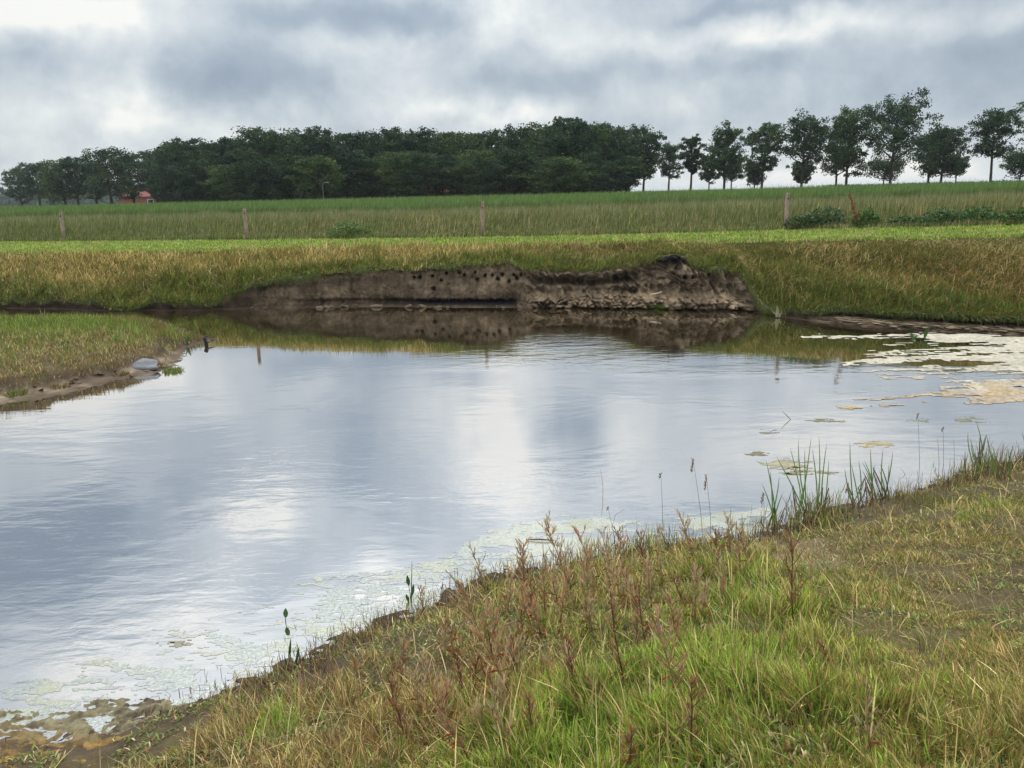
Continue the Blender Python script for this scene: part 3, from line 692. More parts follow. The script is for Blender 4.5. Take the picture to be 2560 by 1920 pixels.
# small drifting scraps of scum further out
for i, (px, py, rx, ry, c) in enumerate([(2065, 1051, 45, 5, (.16, .15, .09)), (1925, 1080, 26, 5, (.14, .13, .1)), (2185, 1112, 42, 7, (.30, .26, .13)), (1960, 1160, 62, 13, (.26, .25, .17)), (1995, 1178, 50, 8, (.24, .22, .13)), (2440, 1050, 40, 5, (.2, .19, .12)),
                                       (1900, 1135, 22, 4, (.16, .15, .1)), (2020, 1182, 60, 5, (.2, .2, .13)), (2300, 1050, 20, 4, (.2, .2, .15)), (460, 1605, 40, 6, (.3, .3, .24)), (420, 1612, 30, 4, (.3, .3, .24))]):
    a = [(px + rx * math.cos(t) * (1 + .2 * math.sin(3 * t + i)), py + ry * math.sin(t) * (1 + .25 * math.sin(2 * t + i))) for t in np.linspace(0, 6.28, 15)[:-1]]
    pts = P(a); cx = pts.mean(0); cc = np.array(c)
    o_ = algae('algae_patch', a, .010, .012, lambda x, y, d: np.minimum(d * 5, .5) + (fbm(x * .6, y * 1.8, 10, 4, 190 + i, .8) - .5) * 4.2 - .12 - np.maximum(-d, 0) * 6, M_ALGAE, lambda x, y, d, m: .0015 + 0 * x, lambda x, y, d: .75 * cc * (.7 + .6 * fbm(x, y, 9, 2, 5)[..., None]), 'small scraps of algae drifting on the open water')

# ------------------------------------------------------------------ trees
def leaf_quads(cent, size, col):
    n = len(cent); a = RNG.normal(size=(n, 3)); a /= np.linalg.norm(a, axis=1)[:, None]
    b = RNG.normal(size=(n, 3)); b -= (a * b).sum(1)[:, None] * a; b /= np.linalg.norm(b, axis=1)[:, None]
    s = size[:, None]
    V = np.stack([cent - a * s, cent - b * s * .55, cent + a * s, cent + b * s * .55], 1).reshape(-1, 3)
    return V, np.arange(n * 4).reshape(-1, 4), np.repeat(col, 4, 0)
TREEG = [(.030, .064, .028), (.042, .080, .032), (.021, .048, .028), (.056, .094, .036)]
def build_tree_meshes(H, cw, cb, gap, seed, trunk_r=.22, nl=2200, ls=.26, fork=0.35, lean=0.0, tint=(1, 1, 1), bottomw=.6, ):
    """H height, cw crown half width, cb crown base height, gap 0..1 openness"""
    rs = np.random.default_rng(seed); rnd = random.Random(seed)
    mb = MB(); bark = (.055, .048, .040)
    top = Vector((lean * H * .1, 0, H * .93))
    pts = []; rad = []
    for i in range(8):
        t = i / 7; p = Vector((math.sin(t * 3 + seed) * .02 * H * t + lean * H * .1 * t, math.cos(t * 2.5 + seed) * .015 * H * t, H * .93 * t)); pts.append(p); rad.append(trunk_r * (1 - t) ** .8 * (1.25 if i == 0 else 1) + .03)
    mb.tube(pts, rad, bark, 7)
    ch = H - cb; clumps = []
    nb = 22
    for k in range(nb):
        t = (k + .5) / nb; zc = cb * .9 + (H * .86 - cb * .9) * t
        ti = zc / (H * .93) * 7; i = min(int(ti), 6); base = pts[i].lerp(pts[i + 1], ti - i)
        ang = k * 2.4 + rnd.uniform(-.5, .5)
        e = min(1.0, bottomw + (1 - bottomw) * (t / .45)) if t < .45 else math.sqrt(max(0.06, 1 - ((t - .45) / .62) ** 2))
        ln_ = cw * e * rnd.uniform(.7, 1.05)
        rise = ln_ * rnd.uniform(.25, .7) * (1 + fork)
        if base.z + rise > H * .97: rise = max(.2, H * .97 - base.z)
        tip = base + Vector((math.cos(ang) * ln_, math.sin(ang) * ln_, rise))
        mid = base.lerp(tip, .5) + Vector((0, 0, -.12 * ln_))
        r0 = trunk_r * (1 - t) ** .8 * .55 + .03
        mb.tube([base, mid, tip], [r0, r0 * .6, r0 * .2], bark, 5)
        for q in (.45, .75, 1.0):
            p = base.lerp(mid, q * 2) if q < .5 else mid.lerp(tip, (q - .5) * 2)
            for _ in range(2):
                j = Vector((rnd.gauss(0, .16), rnd.gauss(0, .16), rnd.gauss(.05, .12))) * cw
                c = p + j; mb.tube([p, c], [r0 * .3, r0 * .1], bark, 4, False)
                clumps.append((c, cw * rnd.uniform(.15, .27) * (1.12 - .3 * gap)))
    for _ in range(5): clumps.append((top + Vector((rnd.gauss(0, .2) * cw, rnd.gauss(0, .2) * cw, rnd.uniform(-.12, .05) * ch)), cw * rnd.uniform(.16, .25)))
    cl = np.array([[*c, r] for c, r in clumps]); k = rs.integers(0, len(cl), nl)
    d = rs.normal(size=(nl, 3)); d /= np.linalg.norm(d, axis=1)[:, None]
    cen = cl[k, :3] + d * (cl[k, 3] * rs.uniform(.25, 1.05, nl))[:, None] * np.array([1.15, 1.15, .8])
    cen = cen[cen[:, 2] > cb * .82]; k = k[:len(cen)]; nl = len(cen)
    cc = np.array(TREEG)[rs.integers(0, 4, len(cl))][k] * rs.uniform(.8, 1.25, (nl, 1)) * np.array(tint)
    V, Fq, Cc = leaf_quads(cen, rs.uniform(.6, 1.25, nl) * ls, cc)
    return mb.mesh('trunk', True), mesh_np('crown', V, [Fq], Cc)
def place_tree(name, x, y, z, tm, cmx, label, group, sx=1.0, sz=1.0, rot=0.0, cat='tree'):
    e = bpy.data.objects.new(name, None); COL.objects.link(e); e.location = (x, y, z); e.rotation_euler = (0, 0, rot); e.scale = (sx, sx, sz)
    for nm, mm in (('trunk', tm), ('crown', cmx)):
        o = bpy.data.objects.new(nm, mm); COL.objects.link(o); o.parent = e
    return tag(e, label, cat, group)
def tmat(t, c): t.materials.append(M_BARK); c.materials.append(M_LEAF); return t, c
BASEZ = 1.6
def horizon_y(px): return 485 - (px - 1280) * math.tan(ROLL)
# (trunk px, top py, crown left, crown right, crown bottom py, distance m, gap, label)
solo = [
 (1607, 325, 1583, 1672, 448, 118, .7, 'round tree with a thin clear trunk at the end of the dense wood'),
 (1671, 352, 1632, 1712, 440, 135, .6, 'low spreading tree with a slim trunk, second beyond the end of the wood'),
 (1726, 330, 1698, 1758, 432, 120, .75, 'narrow airy tree on a curved trunk, third beyond the end of the wood'),
 (1772, 380, 1742, 1798, 455, 138, .4, 'small dark tree between the airy tree and the tall dense tree'),
 (1810, 308, 1764, 1862, 440, 112, .35, 'tall dense dark tree with a straight trunk, taller than its two low neighbours'),
 (1828, 380, 1800, 1862, 452, 140, .4, 'small tree standing behind the tall dense dark tree'),
 (1904, 300, 1864, 1962, 425, 113, .75, 'open tree with sky showing through and a bush at its foot'),
 (1885, 400, 1858, 1914, 462, 130, .2, 'low dark bushy tree at the foot of the open tree'),
 (2003, 288, 1938, 2062, 410, 110, .8, 'three topped open tree with steep limbs and gaps of sky'),
 (2003, 400, 1978, 2032, 458, 125, .2, 'small bush tree at the foot of the three topped tree'),
 (2090, 325, 2035, 2135, 435, 128, .3, 'rounded darker tree half behind the tall airy tree'),
 (2115, 268, 2064, 2178, 432, 107, .8, 'tall airy tree with a long straight trunk before the biggest tree'),
 (2225, 245, 2160, 2308, 395, 103, .65, 'biggest and tallest tree of the row, with a broad open crown'),
 (2207, 400, 2164, 2266, 445, 132, .25, 'low wide tree under the biggest tree of the row'),
 (2320, 325, 2266, 2358, 436, 120, .4, 'dark rounded tree next to the biggest tree, left of a twin'),
 (2351, 312, 2305, 2400, 436, 112, .3, 'dense rounded tree with a greener crown, right of its dark twin'),
 (2389, 392, 2358, 2418, 436, 135, .4, 'small tree tucked against the dense rounded tree'),
 (2477, 262, 2414, 2512, 388, 104, .6, 'lone tree with an open crown on a long bare trunk, sky on both sides'),
 (2549, 378, 2506, 2602, 440, 118, .3, 'low broad tree at the very end of the row'),
 (2608, 256, 2550, 2670, 375, 103, .65, 'tall tree cut by the picture edge above a low broad tree'),
]
for i, (px, ty, cl_, cr, cbm, D, gap, lab) in enumerate(solo):
    base = at_y(px, horizon_y(px), D); x = base[0]
    topz = at_y(px, ty, D)[2]; botz = at_y(px, cbm, D)[2]
    H = topz - BASEZ; cb = max(botz - BASEZ, .6); cw = (cr - cl_) / 2 / F * D * math.hypot(1, x / D); lean = ((cl_ + cr) / 2 - px) / F * D / H * 4
    gap = gap * .8; t, c = build_tree_meshes(H * .97, cw * .92, cb, gap, 200 + i, .17 if H > 8 else .11, int((2800 + 2000 * cw * (H - cb) / 12) * (1.3 - .35 * gap)), .155, .5 if gap > .5 else .3, max(-1, min(1, lean)), random.choice([(1, 1, 1), (.8, .85, .9), (1.15, 1.1, .9)]), .72)
    tmat(t, c); place_tree('field_tree', x, D, BASEZ, t, c, lab, 'trees standing apart along the horizon')
# wood
protos = []
for i in range(8):
    t, c = build_tree_meshes(12.5, 3.1 + .4 * (i % 3), 2.6 + .7 * (i % 2), .1, 300 + i, .24, 6500, .21, .3, 0, [(.95, .95, 1), (.7, .8, .95), (1.3, 1.2, .9), (.6, .7, .85), (1.1, 1.05, .85)][i % 5], .8)
    protos.append(tmat(t, c))
wood = [(55, 417), (100, 404), (165, 392), (197, 388), (243, 398), (280, 373), (335, 380), (395, 383), (450, 348), (500, 343), (540, 352), (585, 338), (625, 344), (672, 323), (705, 332), (735, 328), (765, 340), (805, 317), (850, 334), (892, 328),
        (920, 330), (962, 328), (1000, 324), (1025, 325), (1058, 322), (1108, 328), (1150, 325), (1198, 328), (1240, 322), (1290, 320), (1330, 325), (1362, 312), (1395, 300), (1425, 290), (1462, 303), (1500, 306), (1540, 315), (1572, 320)]
ends = {0: 'end tree of the row leading away from the wood, farthest from the cliff', 1: 'second tree from the far end of the row beside the wood', 2: 'third tree from the far end of the row, gaps of sky in its crown', 3: 'fourth tree from the far end of the row beside the wood',
        4: 'low tree between taller ones in the row beside the wood', 5: 'tall rounded tree just before the red brick house', 6: 'tree standing over the red brick house', 7: 'tree just past the red brick house', 33: 'tallest rounded tree of the dense wood', 37: 'last tree of the dense wood before the airy ones'}
for i, (px, ty) in enumerate(wood):
    hy = horizon_y(px); D = F * (11.6 + BASEZ - CAM_H) / (hy - ty); D = min(D, 240); b = at_y(px, hy, D); H = at_y(px, ty, D)[2] - BASEZ
    t, c = protos[i % 8]
    place_tree('wood_tree', b[0], D, BASEZ, t, c, ends.get(i, 'tree forming the top outline of the dense dark wood'), 'trees of the dense wood' if i > 7 else 'trees of the row beside the wood', (1.0 if i > 7 else 1.12) * random.uniform(.92, 1.1), H / 12.6, random.uniform(0, 6.28))
# a front row and a back row of lower trees
k = 0
for px in np.arange(420, 1600, 52):
    for row, (dd, ty) in enumerate(((-9, 388), (14, 372))):
        pxx = px + random.uniform(-16, 16); tyy = ty + random.uniform(-22, 22); hy = horizon_y(pxx)
        D = F * (11.6 + BASEZ - CAM_H) / (hy - np.interp(pxx, [p[0] for p in wood], [p[1] for p in wood])) + dd
        b = at_y(pxx, hy, D); H = at_y(pxx, tyy, D)[2] - BASEZ; t, c = protos[(k * 3 + row) % 8]
        place_tree('wood_tree', b[0], D, BASEZ, t, c, ('lower tree along the front edge of the dense wood' if row == 0 else 'lower tree deep inside the dense wood'), 'trees of the dense wood', .9 * random.uniform(.85, 1.1), H / 12.6, random.uniform(0, 6.28)); k += 1
light_tree = [(700, 392, 'pale green rounded tree bulging from the front of the wood'), (855, 425, 'small yellow green tree beside the street lamp'), (135, 430, 'small bushy tree in front of the row by the house'), (1010, 400, 'slim pale tree in front of the wood, before its darkest part')]
for i, (px, ty, lab) in enumerate(light_tree):
    D = 118 if i != 2 else 190; hy = horizon_y(px); b = at_y(px, hy, D); H = at_y(px, ty, D)[2] - BASEZ
    t, c = build_tree_meshes(H, [3.4, 2.1, 3.0, 2.6][i], 1.2, .1, 400 + i, .15, 1900, .26, .3, 0, [(1.5, 1.5, 1.4), (2.6, 2.3, 1.4), (1.3, 1.3, 1.1), (1.35, 1.35, 1.5)][i], .9); tmat(t, c)
    place_tree('front_tree', b[0], D, BASEZ, t, c, lab, 'trees in front of the wood')
# undergrowth mass inside the wood
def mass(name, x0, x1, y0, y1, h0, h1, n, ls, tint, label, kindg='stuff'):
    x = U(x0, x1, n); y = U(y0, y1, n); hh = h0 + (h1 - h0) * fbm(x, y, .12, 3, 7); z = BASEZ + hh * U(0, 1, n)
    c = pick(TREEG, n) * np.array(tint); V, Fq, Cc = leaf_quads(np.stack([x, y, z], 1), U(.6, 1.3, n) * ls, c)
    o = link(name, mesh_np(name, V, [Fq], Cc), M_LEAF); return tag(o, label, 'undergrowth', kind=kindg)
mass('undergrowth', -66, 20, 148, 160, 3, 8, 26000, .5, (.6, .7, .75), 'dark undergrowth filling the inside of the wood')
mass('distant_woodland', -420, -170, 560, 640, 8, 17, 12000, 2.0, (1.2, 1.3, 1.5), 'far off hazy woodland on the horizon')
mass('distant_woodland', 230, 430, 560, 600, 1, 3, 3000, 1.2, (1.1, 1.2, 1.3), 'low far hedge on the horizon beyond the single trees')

# ------------------------------------------------------------------ brick house behind the trees
def house(px0, px1, D, eave, ridge, label, wallc, roofc, gable=True, win=True):
    a = at_y(px0, horizon_y(px0), D); b = at_y(px1, horizon_y(px1), D); w = b[0] - a[0]
    e = bpy.data.objects.new('brick_house', None); COL.objects.link(e); e.location = (a[0], D, BASEZ); tag(e, label, 'house')
    mb = MB(); mb.box(0, w, 0, 7, 0, eave, wallc); me_ = mb.mesh('wall'); link('wall', me_, M_BRICK, e)
    mb = MB(); o_ = .35
    mb.add([(-o_, -o_, eave - .1), (w + o_, -o_, eave - .1), (w + o_, 7 + o_, eave - .1), (-o_, 7 + o_, eave - .1), (w * .18, 3.5, ridge), (w * .82, 3.5, ridge)],
           [(0, 1, 5, 4), (1, 2, 5), (2, 3, 4, 5), (3, 0, 4), (3, 2, 1, 0)], roofc)
    rf = link('roof', mb.mesh('roof'), M_BRICK, e)
    mb = MB(); mb.box(w * .3, w * .3 + .6, 3.1, 3.7, ridge - .7, ridge + .7, wallc); link('chimney', mb.mesh('chimney'), M_BRICK, rf)
    if win:
        for q in (.55, .8):
            mb = MB(); x0 = w * q; 
            for bb in ((x0, x0 + 1.5, .9, 1.0), (x0, x0 + 1.5, 2.1, 2.2), (x0, x0 + .1, 1.0, 2.1), (x0 + 1.4, x0 + 1.5, 1.0, 2.1), (x0 + .7, x0 + .8, 1.0, 2.1)): mb.box(bb[0], bb[1], -.06, .02, bb[2], bb[3], (.75, .75, .72))
            wn = link('window', mb.mesh('window'), M_METAL, e)
            mb = MB(); mb.box(x0 + .1, x0 + 1.4, -.02, .01, 1.0, 2.1, (.03, .035, .04)); link('pane', mb.mesh('pane'), M_METAL, wn)
    return e
house(298, 428, 205, 3.0, 5.0, 'low red brick house with white window frames under the trees', (.22, .085, .07), (.15, .055, .05))
house(1068, 1112, 128, 2.1, 3.4, 'small orange brown shed half hidden among the trunks', (.22, .09, .05), (.25, .10, .06), win=False)
house(1216, 1262, 150, 2.6, 3.6, 'small house with a pale edged roof behind the middle of the wood', (.05, .035, .035), (.20, .14, .14), win=False)

# street lamp
e = bpy.data.objects.new('street_lamp', None); COL.objects.link(e); b = at_y(809, horizon_y(809), 100); e.location = (b[0], 100, BASEZ)
tag(e, 'grey street lamp with a curved arm before the dark wood', 'street lamp')
mb = MB(); H = at_y(809, 456, 100)[2] - BASEZ
pl = [(0, 0, 0), (0, 0, H - .35), (.06, 0, H - .12), (.2, 0, H - .02), (.45, 0, H)]
mb.tube(pl, [.05, .035, .03, .028, .025], (.20, .22, .22), 8); link('pole', mb.mesh('pole', True), M_METAL, e)
mb = MB(); mb.tube([(.42, 0, H), (.55, 0, H - .01), (.75, 0, H - .03), (.82, 0, H - .04)], [.03, .05, .045, .02], (.22, .24, .24), 8); link('lamp_head', mb.mesh('lamp_head', True), M_METAL, e)

# ------------------------------------------------------------------ fence posts
post_mats = [(.30, .245, .20), (.30, .23, .18), (.34, .25, .20), (.31, .245, .21)]
posts = [(150, 530, 'weathered fence post standing farthest from the cliff, in green grass'), (611, 523, 'weathered fence post with a dark jagged top above the low end of the cliff'),
         (1205, 507, 'fence post in tan grass behind the middle of the cliff'), (1970, 484, 'tall thin fence post with a dark knot, at the start of the brambles')]
for i, (px, ty, lab) in enumerate(posts):
    x0 = at_z(px, 600 - i * 5, 1.65); xx = x0[0]
    for _ in range(4):
        yy = float(fs(np.array([xx]))[0]) + .45; tp = at_y(px, ty, yy); xx = tp[0]
    z0 = float(sz(xx)) - .01; H = tp[2] - z0
    e = bpy.data.objects.new('fence_post', None); COL.objects.link(e); e.location = (xx, yy, z0); e.rotation_euler = (R(random.uniform(-2, 2)), R([1, -1, 0.5, 0][i]), 0)
    tag(e, lab, 'fence post', 'weathered wooden fence posts')
    mb = MB(); c0 = post_mats[i]; n = 10; lv = [-.2, 0, .25, .5, .75, .93, 1.0]; b0 = 0
    rr = .062
    for j, q in enumerate(lv):
        for k in range(n):
            a = 2 * math.pi * k / n; r = rr * (1.05 - .12 * q) * (1 + .13 * math.sin(k * 2.1 + j * .6 + i))
            zz = q * H + (0.05 * math.sin(k * 1.9 + i) if j == len(lv) - 1 else 0)
            mb.v.append((math.cos(a) * r, math.sin(a) * r, zz)); f_ = .45 if (q > .9 and k in (3 + i % 3, 4 + i % 3, 8)) else (1.0 - .25 * (q < .3)); mb.c.append(tuple(f_ * v for v in c0))
    for j in range(len(lv) - 1):
        for k in range(n): mb.f.append((j * n + k, j * n + (k + 1) % n, (j + 1) * n + (k + 1) % n, (j + 1) * n + k))
    mb.v.append((0, 0, H * .97)); mb.c.append(tuple(.5 * v for v in c0)); q = len(mb.v) - 1; t0 = (len(lv) - 1) * n
    for k in range(n): mb.f.append((t0 + k, t0 + (k + 1) % n, q))
    link('post', mb.mesh('post'), M_WOOD, e)
    mb = MB(); mb.tube([(0.0, -rr * .8, H * .86), (0, -rr * 1.08, H * .86)], [.028, .02], (.02, .018, .016), 8); link('knot', mb.mesh('knot'), M_WOOD, e)
    mb = MB(); mb.tube([(-.015, -rr * .9, H * .70), (0, -rr * 1.35, H * .73), (.015, -rr * .9, H * .70)], .004, (.12, .11, .10), 5); link('staple', mb.mesh('staple'), M_METAL, e)
# leaning dried dock plant among the brambles
tp = at_y(2122, 484, 22.9); bt = at_y(2152, 576, 22.8)
p0 = Vector(bt); L = Vector(tp) - p0; rd = random.Random(4)
e = bpy.data.objects.new('dried_dock', None); COL.objects.link(e); e.location = p0; tag(e, 'leaning rust brown dried dock plant sticking out of the brambles', 'weed')
mb = MB(); ax = [L * q + Vector((.02 * math.sin(q * 9), 0, 0)) for q in (-.05, .2, .4, .6, .8, 1.0)]; mb.tube(ax, [.012, .011, .010, .008, .006, .003], (.17, .09, .05), 6)
sides = []
for q, dx, dz in ((.30, -.10, .16), (.42, .09, .14), (.55, -.07, .16), (.66, .08, .12), (.48, -.17, .02)):
    b = L * q; c = b + Vector((dx, rd.uniform(-.05, .05), dz)); mb.tube([b, c], [.006, .003], (.20, .12, .07), 5); sides.append((b, c))
link('stem', mb.mesh('stem'), M_PLANT, e)
cen = []
for k in range(620):
    q = rd.uniform(.25, 1.0); c = L * q + Vector((.02 * math.sin(q * 9), 0, 0)); w_ = .075 * (1.2 - q) + .015
    if k % 3 == 0: b, c2 = rd.choice(sides); c = b.lerp(c2, rd.random()); w_ = .02
    cen.append((c.x + rd.gauss(0, w_ * .6), c.y + rd.gauss(0, w_ * .6), c.z + rd.gauss(0, .02)))
V, Fq, Cc = leaf_quads(np.array(cen), U(.010, .026, len(cen)), pick([(.26, .105, .04), (.20, .08, .035), (.13, .06, .035), (.30, .16, .07)], len(cen)))
link('seed_clusters', mesh_np('seed_clusters', V, [Fq], Cc), M_PLANT, e)  # rust brown seed clusters along the dock stem

# ------------------------------------------------------------------ brambles
def bush(name, px, py_top, wpx, D_off, tint, seed, label, group, dens=1500):
    x = at_y(px, 540, 24.5 if px < 1500 else 22.8)[0]; y = float(fs(np.array([x]))[0]) + D_off; top = at_y(px, py_top, y)[2]; z0 = float(field_z(np.array([x]), np.array([y]))[0]) - .03; H = top - z0; w_ = wpx / F * y / 2
    rs = np.random.default_rng(seed); e = bpy.data.objects.new(name, None); COL.objects.link(e); e.location = (x, y, z0); tag(e, label, 'bush', group)
    mb = MB()
    for k in range(14):
        a = rs.uniform(0, 6.28); r = rs.uniform(.3, 1) * w_; zt = H * rs.uniform(.6, 1.05)
        mb.tube([(r * .2 * math.cos(a), .2 * r * math.sin(a), 0), (r * .6 * math.cos(a), .4 * r * math.sin(a), zt * .8), (r * math.cos(a), .5 * r * math.sin(a), zt)], [.008, .006, .003], (.14, .08, .05), 4)
    link('stems', mb.mesh('stems'), M_PLANT, e)
    n = dens; u = rs.normal(size=(n, 3)); u /= np.linalg.norm(u, axis=1)[:, None]; rr = rs.uniform(.35, 1.0, n) ** .5
    c = u * rr[:, None] * np.array([w_, w_ * .55, H]); c[:, 2] = np.abs(c[:, 2]) * 1.25; c *= (.8 + .35 * fbm(c[:, 0] * 3 + seed, c[:, 2] * 3, 1.5, 3, seed))[:, None]
    col = np.array([(.045, .085, .030), (.06, .11, .035), (.035, .065, .028), (.09, .14, .05)])[rs.integers(0, 4, n)] * np.array(tint) * rs.uniform(.7, 1.3, (n, 1))
    V, Fq, Cc = leaf_quads(c, rs.uniform(.022, .05, n), col); link('foliage', mesh_np('foliage', V, [Fq], Cc), M_PLANT, e)
for i, (px, pt, w_, do, ti, lab) in enumerate([
    (2035, 540, 110, .35, (1, 1, 1), 'dark bramble bush beside the tall thin fence post'), (2090, 526, 120, .55, (.9, 1, 1), 'dark bramble bush just before the leaning dried dock plant'),
    (2175, 530, 90, .4, (1.2, 1.4, .9), 'greener bramble bush just past the leaning dried dock plant'), (2265, 545, 100, .5, (1, 1.1, .9), 'low bramble bush with dry stalks at its side'),
    (2340, 528, 130, .5, (1, 1.2, 1), 'wide green bramble bush between two dry stalk tufts'), (2420, 525, 130, .6, (.9, 1.3, .9), 'tall green bramble bush over the bright strip'),
    (2500, 528, 130, .5, (1.1, 1.2, .8), 'bramble bush with tan grass in front of it'), (2590, 520, 140, .5, (1, 1, 1), 'last bramble bush at the end of the verge'), (830, 561, 120, .35, (1.7, 1.7, 1.3), 'low green bush in the verge between two fence posts')]):
    bush('bramble_bush', px, pt, w_, do, ti, 500 + i, lab, 'bramble bushes on the verge')

# ------------------------------------------------------------------ stone, clods, sticks
def blobmesh(name, rx, ry, rz, seed, c, n=22, m=14, amp=.25, flat=0.0, faceted=False):
    rs = random.Random(seed); V = []; 
    th = np.linspace(0, math.pi, m)[:, None]; ph = np.linspace(0, 2 * math.pi, n, endpoint=False)[None, :]
    dx = np.sin(th) * np.cos(ph); dy = np.sin(th) * np.sin(ph); dz = np.cos(th) * np.ones_like(ph)
    a = 1 + amp * (fbm(dx * 1.7 + seed, dy * 1.7 + dz * 1.3, 1, 3, seed) * 2 - 1) 
    if faceted: a = np.round(a * 7) / 7 * .5 + a * .5
    V = np.stack([dx * a * rx, dy * a * ry, np.maximum(dz * a * rz, -rz * .4)], -1).reshape(-1, 3)
    i = np.arange(m - 1)[:, None] * n + np.arange(n)[None, :]; j = np.arange(m - 1)[:, None] * n + (np.arange(n)[None, :] + 1) % n
    f = np.stack([i, i + n, j + n, j], -1).reshape(-1, 4)
    cc = np.array(c) * (.75 + .5 * fbm(V[:, 0] * 9, V[:, 2] * 14 + V[:, 1] * 5, 1, 3, seed))[:, None]
    return mesh_np(name, V, [f], cc, not faceted)
s0 = gp(350, 920); o = link('stone', blobmesh('stone', .37, .2, .10, 3, (.125, .137, .158), 15, 10, .6, faceted=True), M_STONE); o.location = (s0[0], s0[1], s0[2] + .03); o.rotation_euler = (R(10), 0, R(-12))
tag(o, 'flat blue grey stone lying on the grassy spit', 'stone')
clod_protos = [blobmesh('soil_clod', 1, .8, .6, 600 + i, (.19, .145, .105), 14, 9, .45, faceted=True) for i in range(6)]
for m_ in clod_protos: m_.materials.append(M_BANK)
CLODS = []
for i in range(95):
    px = random.triangular(1270, 1865, 1720) if i < 70 else random.uniform(600, 1300)
    x = at_z(px, 771)[0]; yw = float(np.interp(x, bx, W_)); up = random.random() ** 1.6
    r = random.uniform(.04, .11) * (1.1 - .5 * up); y = yw + .02 + .30 * up - .10; z = .01 + .28 * up * sstep(0.0, 1.5, x) + .01
    CLODS.append((x, y, float(z), r, 'lump of fallen clay at the foot of the eroded cliff', 'lumps of clay under the cliff'))
for i in range(26):
    px = random.uniform(1960, 2400); py = np.interp(px, [p[0] for p in far_w_px], [p[1] for p in far_w_px]) - random.uniform(0, 9); p = at_z(px, py)
    CLODS.append((p[0], p[1], .02, random.uniform(.03, .08), 'lump of mud on the narrow beach below the grassy bank', 'lumps of mud on the far beach'))
for i in range(30):
    px, py = random.choice([(random.uniform(60, 440), 0), (random.uniform(440, 540), 1)]); 
    py = (np.interp(px, [0, 200, 380, 450], [985, 950, 920, 905]) + random.uniform(-12, 12)) if py == 0 else random.uniform(838, 868)
    p = gp(px, py); CLODS.append((p[0], p[1], max(p[2], 0) + .01, random.uniform(.02, .055), 'lump of pale mud at the edge of the grassy spit', 'lumps of mud on the spit'))
for i, (x, y, z, r, lab, gr) in enumerate(CLODS):
    o = bpy.data.objects.new('soil_clod', clod_protos[i % 6]); COL.objects.link(o); o.location = (x, y, z); fl = 1.0 if 'cliff' in lab else .45; o.scale = (r * random.uniform(.9, 1.6), r, r * fl * random.uniform(.6, 1.1)); o.rotation_euler = (random.uniform(-.5, .5), random.uniform(-.5, .5), random.uniform(0, 6.28)); tag(o, lab, 'clod', gr)
# dark stub at the tip of the spit
p = at_z(515, 862); mb = MB(); mb.tube([(0, 0, -.08), (.01, 0, .06), (-.01, 0, .14), (.015, 0, .17)], [.045, .04, .05, .02], (.03, .028, .03), 8); mb.tube([(0, 0, .10), (.09, 0, .07), (.2, 0, .05)], [.03, .02, .008], (.12, .11, .1), 6)
o = link('driftwood_stub', mb.mesh('driftwood_stub', True), M_WOOD); o.location = (p[0], p[1], 0); tag(o, 'small dark driftwood stub standing in water at the spit tip', 'driftwood')
# pale stick in the rubble, floating stick in algae, bent reed in the water
a = at_z(1605, 755, .18); mb = MB(); yb = float(np.interp(a[0], bx, W_)) + .0
mb.tube([(0, 0, 0), (.16, .0, .02), (.32, .02, .06)], [.016, .017, .012], (.42, .36, .28), 6); o = link('stick', mb.mesh('stick', True), M_WOOD); q = at_y(1625, 736, yb + .05); o.location = tuple(q); tag(o, 'pale stick lying on the slumped clay under the cliff', 'stick')
a = at_z(1316, 1352); b = at_z(1385, 1354); mb = MB(); mb.tube([(a[0], a[1], .012), ((a[0] + b[0]) / 2, (a[1] + b[1]) / 2, .018), (b[0], b[1], .012)], [.006, .008, .005], (.10, .085, .05), 6); tag(link('stick', mb.mesh('stick', True), M_WOOD), 'thin brown stick floating in the pale algae', 'stick')
a = at_z(1977, 1049); t1 = at_y(1955, 1027, a[1]); mb = MB(); mb.ribbon([(a[0], a[1], 0), (t1[0] * .5 + a[0] * .5, a[1], t1[2] * .5), tuple(t1)], [.004, .005, .001], (.10, .11, .07)); tag(link('bent_reed', mb.mesh('bent_reed'), M_PLANT), 'bent reed leaf poking out of open water with its reflection', 'reed')

